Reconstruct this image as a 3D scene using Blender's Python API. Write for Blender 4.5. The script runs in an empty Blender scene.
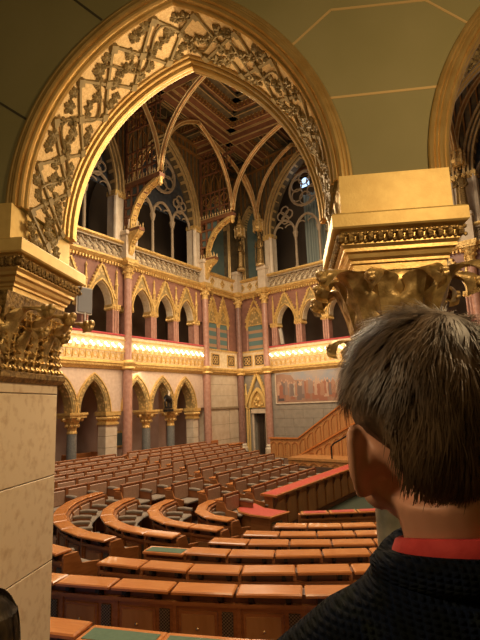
import bpy, bmesh, math, random
from mathutils import Matrix, Vector
random.seed(7)
SC = bpy.context.scene
COL = SC.collection
R = math.radians
PI = math.pi

# ------------------------------------------------------------------ camera, world, lights, exposure
CAMZ = 2.7
cam_d = bpy.data.cameras.new('camera'); cam = bpy.data.objects.new('camera', cam_d); COL.objects.link(cam)
_p, _r = R(10.0), R(2.1)
_f = Vector((0, math.cos(_p), math.sin(_p))); _x = Vector((1, 0, 0)); _u = _x.cross(_f)
_x2 = _x * math.cos(_r) - _u * math.sin(_r); _u2 = _u * math.cos(_r) + _x * math.sin(_r)
cm = Matrix((_x2, _u2, -_f)).transposed().to_4x4(); cm.translation = (0, 0, CAMZ)
cam.matrix_world = cm
cam_d.sensor_fit = 'VERTICAL'; cam_d.sensor_height = 24.0; cam_d.lens = 480.0 / 640.0 * 24.0
cam_d.clip_start = 0.02
SC.camera = cam
SC.view_settings.view_transform = 'Standard'
SC.view_settings.look = 'None'
SC.view_settings.exposure = 0.0
SC.view_settings.gamma = 1.0
SC.view_settings.use_curve_mapping = False
w = bpy.data.worlds.new('world'); SC.world = w; w.use_nodes = True
w.node_tree.nodes['Background'].inputs[0].default_value = (0.25, 0.42, 0.75, 1)
w.node_tree.nodes['Background'].inputs[1].default_value = 0.25

# frames: local x = along, y = into the room (walls) or forward (near arcade), z = up
M0 = Vector((-0.07, 27.84, 0))
dL = Vector((-math.sin(R(33)), -math.cos(R(33)), 0)); nL = Vector((math.cos(R(33)), -math.sin(R(33)), 0))
dC = Vector((math.sin(R(130)), math.cos(R(130)), 0)); nC = Vector((-math.sin(R(40)), -math.cos(R(40)), 0))
ZZ = Vector((0, 0, 1))
def frame(o, x, y):
    m = Matrix((x, y, ZZ)).transposed().to_4x4(); m.translation = o
    return m
FL = frame(M0, dL, nL)
FC = frame(M0, -dC, nC)          # u along wall C is local -x
eX = Vector((math.sin(R(96)), math.cos(R(96)), 0)); eY = Vector((math.sin(R(6)), math.cos(R(6)), 0))
FN = frame(Vector((0, 0, 0)), eX, eY)
FW = Matrix.Identity(4)

def light(name, kind, fr, loc, energy, color, size=0.3, size_y=None, target=None, spot=None):
    d = bpy.data.lights.new(name, kind); d.energy = energy; d.color = color
    o = bpy.data.objects.new(name, d); COL.objects.link(o)
    p = fr @ Vector(loc)
    o.location = p
    if kind == 'AREA':
        d.shape = 'RECTANGLE'; d.size = size; d.size_y = size_y or size
    else:
        d.shadow_soft_size = size
    if spot: d.spot_size = R(spot); d.spot_blend = 0.6
    if target is not None:
        t = fr @ Vector(target)
        o.rotation_euler = (t - p).to_track_quat('-Z', 'Y').to_euler()
    return o
WARM = (1.0, 0.75, 0.48)
WARM2 = (1.0, 0.78, 0.53)
# chamber lamps hung under the roof
light('hall_light', 'AREA', FL, (9.0, 7.0, 13.5), 1500, WARM2, 5, 5, (9.0, 7.0, 0))
light('hall_light', 'AREA', FL, (17.5, 7.0, 12.0), 700, WARM2, 4, 4, (17.5, 7.5, 0))
# bulbs of the gallery fronts (light of each run)
for u in (1.9, 6.2, 11.7):
    light('gallery_run_light', 'AREA', FL, (u, 1.3, 5.2), 26 if u > 3 else 8, WARM, 4.6 if u > 3 else 1.6, 0.2, (u, -0.2, 6.2))
    light('gallery_run_light', 'AREA', FL, (u, 1.3, 5.0), 36 if u > 3 else 9, WARM, 4.6 if u > 3 else 1.6, 0.2, (u, 0.2, 3.0))
for u in (1.2, 4.8, 10.2, 15.6):
    light('gallery_run_light', 'AREA', FC, (-u, 1.3, 5.2), 26 if u > 3 else 8, WARM, 4.6 if u > 3 else 1.2, 0.2, (-u, -0.2, 6.2))
    light('gallery_run_light', 'AREA', FC, (-u, 1.3, 5.0), 36 if u > 3 else 8, WARM, 4.6 if u > 3 else 1.2, 0.2, (-u, 0.2, 3.0))
# point lights in front of the upper storey
light('upper_storey_light', 'POINT', FL, (6.2, 4.0, 8.6), 120, WARM, 0.4)
light('upper_storey_light', 'POINT', FC, (-4.5, 4.5, 8.6), 85, WARM, 0.4)
light('upper_storey_light', 'POINT', FL, (12.0, 7.0, 9.5), 120, WARM, 0.4)
light('roof_fill_light', 'POINT', FL, (8.5, 6.5, 12.5), 400, WARM, .8)  # added fill that brightens the ribs and coffers, no fixture
light('hall_light', 'POINT', FL, (12.5, 9.5, 7.0), 330, WARM2, .7)  # added fill from the hall centre for seat backs and bench fronts
# corridors behind the arcades
light('corridor_light', 'AREA', FL, (8.5, -1.2, 4.2), 120, WARM2, 10, 0.8, (7.5, -1.3, 0))
for u in (6.2, 11.7): light('window_room_fill_light', 'AREA', FL, (u, -1.2, 16.5), 22, WARM2, 2, .6, (u, -3, 11))  # added fill to brighten the rooms behind the left windows
for u in (4.85, 10.2, 15.7): light('window_room_fill_light', 'AREA', FC, (-u, -1.2, 16.5), 22, WARM2, 2, .6, (-u, -3, 11))  # same added fill behind the end wall windows
# passage in which the camera stands
light('passage_light', 'POINT', FN, (1.3, 1.0, 4.5), 95, (1.0, 0.70, 0.36), 0.12)
light('passage_light', 'POINT', FN, (-1.0, 0.15, 3.6), 40, (1.0, 0.74, 0.42), 0.15)
light('arch_fill_light', 'POINT', FN, (0.1, 4.35, 4.35), 105, (1.0, 0.72, 0.40), 0.4)  # added fill beyond the arch for pier reveal and near desks, no fixture

light('arch_fill_light', 'POINT', FN, (-1.5, 4.9, 4.1), 45, (1.0, 0.72, 0.40), 0.3)  # second added fill on the hall side, brightens the right soffit
# ------------------------------------------------------------------ materials
MATS = {}
def mat(name, c1, c2=None, rough=0.6, metal=0.0, nscale=6.0, bump=0.0, bscale=40.0, kind='noise', dist=0.02, lo=0.35, hi=0.65,
        stretch=(1, 1, 1), emit=None, estr=0, sheen=0, coat=0, spec=0.5, detail=5):
    m = bpy.data.materials.new(name); m.use_nodes = True
    nt = m.node_tree; b = nt.nodes['Principled BSDF']; L = nt.links.new
    b.inputs['Roughness'].default_value = rough; b.inputs['Metallic'].default_value = metal
    b.inputs['Coat Weight'].default_value = coat; b.inputs['Specular IOR Level'].default_value = spec
    b.inputs['Sheen Weight'].default_value = sheen
    b.inputs['Base Color'].default_value = (*c1, 1)
    tc = nt.nodes.new('ShaderNodeTexCoord'); mp = nt.nodes.new('ShaderNodeMapping'); mp.inputs['Scale'].default_value = stretch
    L(tc.outputs['Object'], mp.inputs[0])
    if c2 is not None:
        if kind == 'noise':
            t = nt.nodes.new('ShaderNodeTexNoise'); t.inputs['Scale'].default_value = nscale; t.inputs['Detail'].default_value = detail; out = t.outputs['Fac']
        elif kind == 'voronoi':
            t = nt.nodes.new('ShaderNodeTexVoronoi'); t.inputs['Scale'].default_value = nscale; out = t.outputs['Distance']
        elif kind == 'wave':
            t = nt.nodes.new('ShaderNodeTexWave'); t.inputs['Scale'].default_value = nscale; t.inputs['Distortion'].default_value = 6; t.inputs['Detail'].default_value = 3; out = t.outputs['Fac']
        elif kind == 'check':
            t = nt.nodes.new('ShaderNodeTexChecker'); t.inputs['Scale'].default_value = nscale; out = t.outputs['Fac']
        elif kind == 'stripe':
            t = nt.nodes.new('ShaderNodeTexWave'); t.inputs['Scale'].default_value = nscale; out = t.outputs['Fac']
            if stretch[2] == 1 and stretch[0] < .1: t.bands_direction = 'Z'
        L(mp.outputs[0], t.inputs['Vector'])
        r = nt.nodes.new('ShaderNodeValToRGB')
        r.color_ramp.elements[0].position = lo; r.color_ramp.elements[0].color = (*c1, 1)
        r.color_ramp.elements[1].position = hi; r.color_ramp.elements[1].color = (*c2, 1)
        L(out, r.inputs[0]); L(r.outputs[0], b.inputs['Base Color'])
    if bump > 0:
        t2 = nt.nodes.new('ShaderNodeTexNoise'); t2.inputs['Scale'].default_value = bscale; t2.inputs['Detail'].default_value = 4
        L(mp.outputs[0], t2.inputs['Vector'])
        bm_ = nt.nodes.new('ShaderNodeBump'); bm_.inputs['Strength'].default_value = bump; bm_.inputs['Distance'].default_value = dist
        L(t2.outputs['Fac'], bm_.inputs['Height']); L(bm_.outputs[0], b.inputs['Normal'])
    if emit:
        b.inputs['Emission Color'].default_value = (*emit, 1); b.inputs['Emission Strength'].default_value = estr
    MATS[name] = m
    return m
gold_leaf = mat('gold_leaf', (0.62, 0.40, 0.14), (0.72, 0.50, 0.20), rough=0.38, metal=0.75, nscale=9, bump=0.25, bscale=60, dist=0.004)
gold_block = mat('gold_block', (0.78, 0.56, 0.20), (0.70, 0.48, 0.16), rough=0.5, metal=0.35, nscale=14, bump=0.3, bscale=90, dist=0.003)
gold_dark = mat('gold_dark', (0.13, 0.075, 0.025), (0.42, 0.27, 0.09), rough=0.45, metal=0.6, nscale=30, bump=0.6, bscale=60, dist=0.01)
gold_carved = mat('gold_carved', (0.60, 0.44, 0.20), (0.34, 0.22, 0.08), rough=0.45, metal=0.35, nscale=14, bump=0.8, bscale=26, dist=0.02)
gold_acanthus = mat('gold_acanthus', (0.74, 0.52, 0.22), (0.36, 0.23, 0.08), rough=0.36, metal=0.5, nscale=15, bump=0.55, bscale=38, dist=0.01)
gold_ground = mat('gold_ground', (0.92, 0.68, 0.34), (0.74, 0.50, 0.22), rough=0.5, metal=0.3, nscale=60, bump=0.7, bscale=140, dist=0.006)
leaf_gold = mat('leaf_gold', (0.26, 0.19, 0.08), (0.36, 0.265, 0.115), rough=0.6, metal=0.25, nscale=20, bump=0.3, bscale=60, dist=0.005)
hall_gold = mat('hall_gold', (0.72, 0.49, 0.17), (0.55, 0.34, 0.10), rough=0.45, metal=0.4, nscale=7, bump=0.7, bscale=12, dist=0.05)
hall_cream = mat('hall_cream', (0.72, 0.60, 0.40), (0.60, 0.46, 0.26), rough=0.6, nscale=9, bump=0.3, bscale=14, dist=0.03)
pierced = mat('pierced_gold', (0.75, 0.55, 0.26), (0.30, 0.17, 0.06), rough=0.5, metal=0.2, nscale=5.5, kind='voronoi', lo=0.25, hi=0.4)
diaper = mat('gilt_diaper', (0.66, 0.45, 0.17), (0.30, 0.21, 0.08), rough=0.5, metal=0.2, nscale=7, kind='voronoi', lo=0.2, hi=0.5)
plaster = mat('plaster_pink', (0.60, 0.46, 0.34), (0.52, 0.38, 0.28), rough=0.45, nscale=8)
stone = mat('limestone', (0.62, 0.52, 0.38), (0.52, 0.41, 0.28), rough=0.6, nscale=3, bump=0.1, bscale=20)
stone_grey = mat('grey_ashlar', (0.30, 0.26, 0.20), (0.25, 0.215, 0.165), rough=0.6, nscale=4)
pink_marble = mat('pink_marble', (0.36, 0.18, 0.125), (0.45, 0.25, 0.18), rough=0.3, nscale=7)
red_marble = mat('red_marble_wall', (0.22, 0.10, 0.07), (0.29, 0.14, 0.095), rough=0.4, nscale=4)
dark_marble = mat('dark_red_marble', (0.20, 0.10, 0.07), (0.27, 0.15, 0.11), rough=0.35, nscale=8)
grey_marble = mat('grey_granite', (0.13, 0.13, 0.12), (0.19, 0.19, 0.17), rough=0.35, nscale=20)
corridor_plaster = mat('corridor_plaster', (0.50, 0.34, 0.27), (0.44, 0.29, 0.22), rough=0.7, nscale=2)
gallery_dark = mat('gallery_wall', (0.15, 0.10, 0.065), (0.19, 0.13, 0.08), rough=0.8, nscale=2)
teal = mat('teal_panel', (0.075, 0.115, 0.105), (0.10, 0.14, 0.12), rough=0.5, nscale=3)
teal_pat = mat('teal_pattern', (0.10, 0.17, 0.16), (0.36, 0.22, 0.12), rough=0.5, nscale=.72, kind='stripe', stretch=(0.01, 0.01, 1), lo=0.62, hi=0.72)
roof_wood = mat('roof_wood', (0.15, 0.06, 0.025), (0.22, 0.09, 0.038), rough=0.45, nscale=3, bump=0.2, bscale=20)
roof_dark = mat('roof_dark', (0.075, 0.055, 0.03), (0.15, 0.105, 0.045), rough=0.6, nscale=4)
rib_gold = mat('rib_gold', (0.44, 0.23, 0.07), (0.33, 0.16, 0.045), rough=0.35, metal=0.5, nscale=5)
roof_gold = mat('roof_gold', (0.60, 0.42, 0.18), (0.46, 0.30, 0.11), rough=0.4, metal=0.25, nscale=5)
tracery_stone = mat('tracery_stone', (0.27, 0.20, 0.12), (0.34, 0.255, 0.155), rough=0.6, nscale=6)
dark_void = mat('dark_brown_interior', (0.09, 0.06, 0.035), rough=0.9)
curtain = mat('curtain', (0.16, 0.19, 0.165), (0.24, 0.27, 0.23), rough=0.8, nscale=3.2, kind='stripe', lo=0.3, hi=0.7)
glass_blue = mat('leaded_glass', (0.028, 0.034, 0.042), (0.055, 0.062, 0.07), rough=0.3, nscale=6)
lit_pane = mat('lit_pane', (0.4, 0.6, 0.9), emit=(0.45, 0.68, 1.0), estr=1.8)
wood = mat('desk_wood', (0.32, 0.115, 0.032), (0.42, 0.165, 0.05), rough=0.36, nscale=5, stretch=(1, 1, 6), bump=0.05, bscale=30)
wood_top = mat('desk_top_wood', (0.47, 0.165, 0.042), (0.56, 0.21, 0.058), rough=0.24, nscale=4, stretch=(1, 8, 1), coat=0.25)
wood_back = mat('seat_back_wood', (0.24, 0.085, 0.028), (0.32, 0.12, 0.04), rough=0.4, nscale=5)
wood_dark = mat('dark_wood', (0.12, 0.045, 0.018), (0.16, 0.06, 0.022), rough=0.4, nscale=5)
panel_wood = mat('panel_wood', (0.40, 0.18, 0.055), (0.48, 0.23, 0.075), rough=0.45, nscale=4, stretch=(3, 3, 0.6))
iron = mat('black_iron', (0.015, 0.013, 0.012), rough=0.4, metal=0.3)
grille_m = mat('vent_grille', (0.05, 0.035, 0.025), (0.26, 0.20, 0.12), rough=0.4, metal=0.4, nscale=62, kind='check')
brass = mat('brass', (0.75, 0.55, 0.28), rough=0.25, metal=0.9)
cushion = mat('cushion_grey', (0.20, 0.15, 0.10), (0.26, 0.20, 0.14), rough=0.7, nscale=20, sheen=0.3)
cushion_pale = mat('cushion_pale', (0.40, 0.235, 0.15), (0.47, 0.29, 0.19), rough=0.5, nscale=20)
red_baize = mat('red_leather', (0.42, 0.045, 0.03), (0.50, 0.07, 0.045), rough=0.5, nscale=20)
green_baize = mat('green_baize', (0.07, 0.13, 0.075), (0.085, 0.15, 0.09), rough=0.8, nscale=30)
carpet = mat('green_carpet', (0.032, 0.042, 0.022), (0.045, 0.055, 0.03), rough=0.95, nscale=30)
floor_brown = mat('brown_floor', (0.075, 0.035, 0.018), (0.10, 0.05, 0.025), rough=0.8, nscale=8)
green_wall = mat('olive_paint', (0.235, 0.205, 0.085), (0.26, 0.225, 0.10), rough=0.7, nscale=2.0)
gold_line = mat('gold_line', (0.72, 0.50, 0.22), rough=0.4, metal=0.4)
dark_line = mat('dark_line', (0.05, 0.04, 0.02), rough=0.8)
velvet = mat('red_velvet', (0.42, 0.03, 0.03), rough=0.7, sheen=0.4)
white_metal = mat('white_plastic', (0.42, 0.37, 0.29), rough=0.4)
grey_screen = mat('grey_screen', (0.13, 0.125, 0.12), rough=0.5)
mosaic = mat('green_vein_marble', (0.17, 0.18, 0.13), (0.40, 0.38, 0.29), rough=0.3, nscale=7, kind='noise', lo=0.3, hi=0.7, detail=8, bump=0.15, bscale=18)
travertine = mat('travertine', (0.90, 0.72, 0.49), (0.70, 0.50, 0.30), rough=0.45, nscale=16, lo=0.5, hi=0.75, detail=7, bump=0.1, bscale=30, dist=0.003)
joint_m = mat('joint', (0.10, 0.07, 0.04), rough=0.9)
skin_m = mat('skin', (0.60, 0.28, 0.17), (0.66, 0.33, 0.21), rough=0.5, nscale=10, bump=0.1, bscale=120, dist=0.002)
hair_m = mat('hair_brown', (0.075, 0.042, 0.02), (0.155, 0.092, 0.046), rough=0.5, nscale=22, lo=0.35, hi=0.65, spec=0.6)
hair_d = mat('hair_dark', (0.022, 0.013, 0.006), (0.09, 0.055, 0.022), rough=0.55, nscale=20)
red_shirt = mat('red_shirt', (0.42, 0.022, 0.02), (0.50, 0.035, 0.03), rough=0.8, nscale=60, bump=0.2, bscale=300, dist=0.002)
trouser = mat('trousers', (0.02, 0.025, 0.04), rough=0.9)
bulb_m = mat('bulb_glass', (1, 0.9, 0.7), emit=(1.0, 0.80, 0.50), estr=5)
# knitted sweater: ribbed bump, blue / green yarn
def knit():
    m = bpy.data.materials.new('knit'); m.use_nodes = True; nt = m.node_tree; b = nt.nodes['Principled BSDF']; L = nt.links.new
    b.inputs['Roughness'].default_value = 0.95; b.inputs['Specular IOR Level'].default_value = 0.15
    tc = nt.nodes.new('ShaderNodeTexCoord')
    w1 = nt.nodes.new('ShaderNodeTexWave'); w1.bands_direction = 'X'; w1.inputs['Scale'].default_value = 48; w1.inputs['Distortion'].default_value = 0.6; w1.inputs['Detail Scale'].default_value = 3
    w2 = nt.nodes.new('ShaderNodeTexWave'); w2.bands_direction = 'Z'; w2.inputs['Scale'].default_value = 60; w2.inputs['Distortion'].default_value = 1.2
    n = nt.nodes.new('ShaderNodeTexNoise'); n.inputs['Scale'].default_value = 26
    r = nt.nodes.new('ShaderNodeValToRGB'); r.color_ramp.elements[0].position = 0.35; r.color_ramp.elements[0].color = (0.0015, 0.003, 0.003, 1)
    r.color_ramp.elements[1].position = 0.75; r.color_ramp.elements[1].color = (0.012, 0.015, 0.006, 1)
    e = r.color_ramp.elements.new(0.55); e.color = (0.002, 0.005, 0.016, 1)
    a = nt.nodes.new('ShaderNodeMath'); a.operation = 'MULTIPLY'
    for t in (w1, w2, n): L(tc.outputs['Object'], t.inputs['Vector'])
    L(w1.outputs['Fac'], a.inputs[0]); L(w2.outputs['Fac'], a.inputs[1])
    L(n.outputs['Fac'], r.inputs[0]); L(r.outputs[0], b.inputs['Base Color'])
    bp = nt.nodes.new('ShaderNodeBump'); bp.inputs['Strength'].default_value = 1.0; bp.inputs['Distance'].default_value = 0.006
    L(a.outputs[0], bp.inputs['Height']); L(bp.outputs[0], b.inputs['Normal'])
    return m
knit_m = knit()

# ------------------------------------------------------------------ mesh builder
class MB:
    def __init__(s, sx=1):
        s.v = []; s.f = []; s.mi = []; s.sx = sx; s.cur = 0
    def add(s, vs, fs):
        n = len(s.v); s.v += [(s.sx * a, b, c) for a, b, c in vs]
        for f in fs: s.f.append([n + i for i in f]); s.mi.append(s.cur)
        return s
    def box(s, x0, x1, y0, y1, z0, z1):
        return s.add([(x0, y0, z0), (x1, y0, z0), (x1, y1, z0), (x0, y1, z0), (x0, y0, z1), (x1, y0, z1), (x1, y1, z1), (x0, y1, z1)],
                     [(0, 3, 2, 1), (4, 5, 6, 7), (0, 1, 5, 4), (1, 2, 6, 5), (2, 3, 7, 6), (3, 0, 4, 7)])
    def bevbox(s, x0, x1, y0, y1, z0, z1, b=0.01):
        # box with chamfered top and vertical edges
        def ring(x0, x1, y0, y1, z, b):
            return [(x0 + b, y0, z), (x1 - b, y0, z), (x1, y0 + b, z), (x1, y1 - b, z), (x1 - b, y1, z), (x0 + b, y1, z), (x0, y1 - b, z), (x0, y0 + b, z)]
        rs = [ring(x0 + b, x1 - b, y0 + b, y1 - b, z0, b / 2), ring(x0, x1, y0, y1, z0 + b, b), ring(x0, x1, y0, y1, z1 - b, b), ring(x0 + b, x1 - b, y0 + b, y1 - b, z1, b / 2)]
        return s.loft(rs, caps=True)
    def loft(s, rings, caps=False, closed=True, ringclosed=False):
        n = len(rings[0]); vs = [p for r in rings for p in r]; fs = []
        m = len(rings)
        for i in range(m if ringclosed else m - 1):
            for j in range(n if closed else n - 1):
                a = i * n + j; b = i * n + (j + 1) % n; i2 = (i + 1) % m
                fs.append((a, b, i2 * n + (j + 1) % n, i2 * n + j))
        if caps: fs.append(tuple(range(n - 1, -1, -1))); fs.append(tuple((m - 1) * n + j for j in range(n)))
        return s.add(vs, fs)
    def lathe(s, prof, cx=0, cy=0, n=16, caps=True, rot=0, ex=1, ey=1):
        return s.loft([[(cx + r * ex * math.cos(2 * PI * k / n + rot), cy + r * ey * math.sin(2 * PI * k / n + rot), z) for k in range(n)] for r, z in prof], caps=caps)
    def tube(s, pts, r, n=6, caps=True, closed=False, flat=1.0):
        pts = [Vector(p) for p in pts]; rings = []; N = len(pts); prev = None
        for i, p in enumerate(pts):
            if closed: t = pts[(i + 1) % N] - pts[i - 1]
            else: t = pts[min(i + 1, N - 1)] - pts[max(i - 1, 0)]
            if t.length < 1e-9: t = Vector((0, 0, 1))
            t.normalize()
            if prev is None:
                a = Vector((0, 1, 0)) if abs(t.y) < 0.9 else Vector((1, 0, 0))
            else: a = prev
            b = (a - t * a.dot(t)).normalized(); c = t.cross(b); prev = b
            rr = r[i] if isinstance(r, (list, tuple)) else r
            rings.append([tuple(p + (b * math.cos(2 * PI * k / n + PI / n) * flat + c * math.sin(2 * PI * k / n + PI / n)) * rr) for k in range(n)])
        return s.loft(rings, caps=caps and not closed, ringclosed=closed)
    def sphere(s, c, r, n=8, m=6, ex=1, ey=1, ez=1):
        return s.loft([[(c[0] + r * ex * math.sin(PI * i / m) * math.cos(2 * PI * k / n), c[1] + r * ey * math.sin(PI * i / m) * math.sin(2 * PI * k / n), c[2] - r * ez * math.cos(PI * i / m)) for k in range(n)] for i in ([0.04] + list(range(1, m)) + [m - 0.04])], caps=True)
    def prism(s, poly, y0, y1):      # polygon in x-z, extruded along y
        n = len(poly)
        return s.add([(x, y0, z) for x, z in poly] + [(x, y1, z) for x, z in poly],
                     [tuple(range(n)), tuple(range(2 * n - 1, n - 1, -1))] + [(i, (i + 1) % n, n + (i + 1) % n, n + i) for i in range(n)])
    def prismz(s, poly, z0, z1):
        n = len(poly)
        return s.add([(x, y, z0) for x, y in poly] + [(x, y, z1) for x, y in poly],
                     [tuple(range(n - 1, -1, -1)), tuple(range(n, 2 * n))] + [(i, (i + 1) % n, n + (i + 1) % n, n + i) for i in range(n)])
    def prismx(s, poly, x0, x1):     # polygon in y-z, extruded along x
        n = len(poly)
        return s.add([(x0, y, z) for y, z in poly] + [(x1, y, z) for y, z in poly],
                     [tuple(range(n)), tuple(range(2 * n - 1, n - 1, -1))] + [(i, (i + 1) % n, n + (i + 1) % n, n + i) for i in range(n)])
    def strip(s, xs, lo, hi, y0, y1):   # wall between two height profiles (closed box strip)
        for i in range(len(xs) - 1):
            a, b = xs[i], xs[i + 1]
            if b - a < 1e-6: continue
            s.add([(a, y0, lo[i]), (b, y0, lo[i + 1]), (b, y0, hi[i + 1]), (a, y0, hi[i]), (a, y1, lo[i]), (b, y1, lo[i + 1]), (b, y1, hi[i + 1]), (a, y1, hi[i])],
                  [(0, 1, 2, 3), (7, 6, 5, 4), (0, 4, 5, 1), (3, 2, 6, 7)] + ([(0, 3, 7, 4)] if i == 0 else []) + ([(1, 5, 6, 2)] if i == len(xs) - 2 else []))
        return s
    def band(s, inner, outer, y0, y1, closed=False):   # ribbon in x-z between two outlines, thick along y
        n = len(inner)
        rings = [[(inner[i][0], y0, inner[i][1]), (outer[i][0], y0, outer[i][1]), (outer[i][0], y1, outer[i][1]), (inner[i][0], y1, inner[i][1])] for i in range(n)]
        return s.loft(rings, caps=not closed, ringclosed=closed)
    def build(s, name, m, parent=None, fr=None, smooth=False, norm=True):
        me = bpy.data.meshes.new(name); me.from_pydata(s.v, [], s.f)
        ms = m if isinstance(m, (list, tuple)) else [m]
        for x in ms: me.materials.append(x)
        if len(ms) > 1: me.polygons.foreach_set('material_index', s.mi)
        if norm:
            b = bmesh.new(); b.from_mesh(me); bmesh.ops.recalc_face_normals(b, faces=b.faces); b.to_mesh(me); b.free()
        if smooth: me.shade_smooth()
        me.update()
        o = bpy.data.objects.new(name, me); COL.objects.link(o)
        if parent is not None: o.parent = parent
        if fr is not None: o.matrix_local = fr
        return o
def smooth_by_angle(o, a=40):
    me = o.data; me.shade_smooth()
    b = bmesh.new(); b.from_mesh(me)
    for e in b.edges: e.smooth = (len(e.link_faces) == 2 and e.calc_face_angle(0) < R(a))
    b.to_mesh(me); b.free(); return o

def tag(o, label, cat, group=None, kind=None):
    o['label'] = label; o['category'] = cat
    if group: o['group'] = group
    if kind: o['kind'] = kind
    return o
def empty(name, m4):
    o = bpy.data.objects.new(name, None); COL.objects.link(o); o.empty_display_size = 0.1
    o.matrix_local = m4
    return o
def thing(name, label, cat, m4, group=None): return tag(empty(name, m4), label, cat, group)
def struct(o, label=None, cat=None):
    o['kind'] = 'structure'
    if label: o['label'] = label
    if cat: o['category'] = cat
    return o
def T(x, y, z): return Matrix.Translation((x, y, z))
def copy_tree(o, m4):
    r = o.copy(); COL.objects.link(r); r.matrix_local = m4
    for ch in o.children:
        c = ch.copy(); COL.objects.link(c); c.parent = r
        for g in ch.children:
            d = g.copy(); COL.objects.link(d); d.parent = c
    return r
ORD = ['first', 'second', 'third', 'fourth', 'fifth', 'sixth', 'seventh', 'eighth', 'ninth', 'tenth', 'eleventh', 'twelfth', 'thirteenth', 'fourteenth', 'fifteenth', 'sixteenth', 'seventeenth', 'eighteenth', 'nineteenth', 'twentieth', 'twenty-first', 'twenty-second', 'twenty-third', 'twenty-fourth']

# pointed arch helpers (x-z plane)
def arch_z(x, cx, hs, zs, rise):
    Rr = (rise * rise + hs * hs) / (2 * hs); dx = abs(x - cx)
    if dx >= hs: return zs
    # circle centre for the far side
    c = hs - Rr
    return zs + math.sqrt(max(0, Rr * Rr - (dx - c) ** 2))
def arch_pts(cx, hs, zs, rise, n=10, off=0.0):
    """points left spring -> apex -> right spring, offset outwards by off"""
    Rr = (rise * rise + hs * hs) / (2 * hs); c = hs - Rr
    a1 = math.atan2(rise, -c); R2 = Rr + off
    a_top = math.acos(max(-1, min(1, -c / R2)))
    pts = []
    for i in range(n + 1):
        a = a_top * i / n
        pts.append((cx - (c + R2 * math.cos(a)), zs + R2 * math.sin(a)))
    left = pts
    right = [(2 * cx - x, z) for x, z in reversed(left[:-1])]
    return left + right
def arch_band(mb, cx, hs, zs, rise, o0, o1, y0, y1, n=8):
    mb.band(arch_pts(cx, hs, zs, rise, n, o0), arch_pts(cx, hs, zs, rise, n, o1), y0, y1)
def arch_wall(mb, x0, x1, z1, arches, y0, y1, n=8, pier_z=None):
    """wall above arches; arches = (cx,hs,zs,rise); between arches wall reaches down to pier_z (or spring)"""
    xs = {x0, x1}
    for cx, hs, zs, rise in arches:
        for i in range(-n, n + 1):
            xs.add(round(cx + hs * math.sin(PI / 2 * i / n), 4))
        xs.add(round(cx - hs, 4)); xs.add(round(cx + hs, 4))
    xs = sorted(x for x in xs if x0 <= x <= x1)
    zs_ = []
    for x in xs:
        z = None
        for a in arches:
            if abs(x - a[0]) <= a[1] + 1e-4: z = max(z if z is not None else -9, arch_z(x, *a))
        zs_.append(arches[0][2] if z is None else z)
    mb.strip(xs, zs_, [z1] * len(xs), y0, y1)
def arc(cx, cz, r, a0, a1, n=12, y=0):
    return [(cx + r * math.cos(R(a0 + (a1 - a0) * i / n)), y, cz + r * math.sin(R(a0 + (a1 - a0) * i / n))) for i in range(n + 1)]
# ================================================================== THE HALL
# ---- floor: bowl of the chamber, built as steps with the rows later; here the base slabs
mb = MB()
mb.box(-16, 16, 3.75, 34, -0.75, -0.46)
struct(mb.build('floor', carpet), 'dark green carpet of the sunken chamber centre', 'floor')

def gable(mb, cx, hs, z0, z1, y0, y1, t=0.09):
    """thin gable frame (two raking bars) with crockets and finial"""
    for s in (-1, 1):
        a = Vector((cx + s * hs, 0, z0)); b = Vector((cx, 0, z1)); d = (b - a).normalized(); nrm = Vector((-d.z * s, 0, d.x * s)) * -1
        if nrm.z < 0: nrm = -nrm
        q = [a, b, b + nrm * t, a + nrm * t]
        mb.prism([(p.x, p.z) for p in q], y0, y1)
        n = max(3, int((b - a).length / 0.17))
        for i in range(1, n):
            p = a.lerp(b, i / n) + nrm * (t + 0.03)
            mb.sphere((p.x, (y0 + y1) / 2, p.z), 0.05, 5, 3, ez=1.2)
    mb.lathe([(0.02, z1), (0.035, z1 + 0.1), (0.09, z1 + 0.16), (0.03, z1 + 0.22), (0.05, z1 + 0.27), (0.01, z1 + 0.34)], cx, (y0 + y1) / 2, 6)
def pinnacle(mb, cx, cy, z0, z1, r=0.06):
    h = z1 - z0
    mb.lathe([(r, z0), (r, z0 + h * .5), (r * 1.6, z0 + h * .53), (r * 1.1, z0 + h * .58), (r * .5, z0 + h * .85), (r * 1.0, z0 + h * .9), (0.005, z1)], cx, cy, 6)
def capital(mb, cx, cy, z0, z1, r, R_, n=12):
    h = z1 - z0
    mb.lathe([(r * 1.15, z0), (r * 1.15, z0 + h * .08), (r, z0 + h * .12), (r * 1.08, z0 + h * .3), (R_ * .92, z0 + h * .68), (R_, z0 + h * .75)], cx, cy, n)
    for k in range(8):
        a = 2 * PI * k / 8
        for (rr, zz, sz) in ((r * 1.25, .38, .055), (R_ * .95, .68, .06)):
            mb.sphere((cx + rr * math.cos(a), cy + rr * math.sin(a), z0 + h * zz), sz * (R_ / .25), 5, 4)
    mb.box(cx - R_ * 1.05, cx + R_ * 1.05, cy - R_ * 1.05, cy + R_ * 1.05, z0 + h * .76, z0 + h * .88)
    mb.box(cx - R_ * 1.15, cx + R_ * 1.15, cy - R_ * 1.15, cy + R_ * 1.15, z0 + h * .88, z1)

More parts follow.
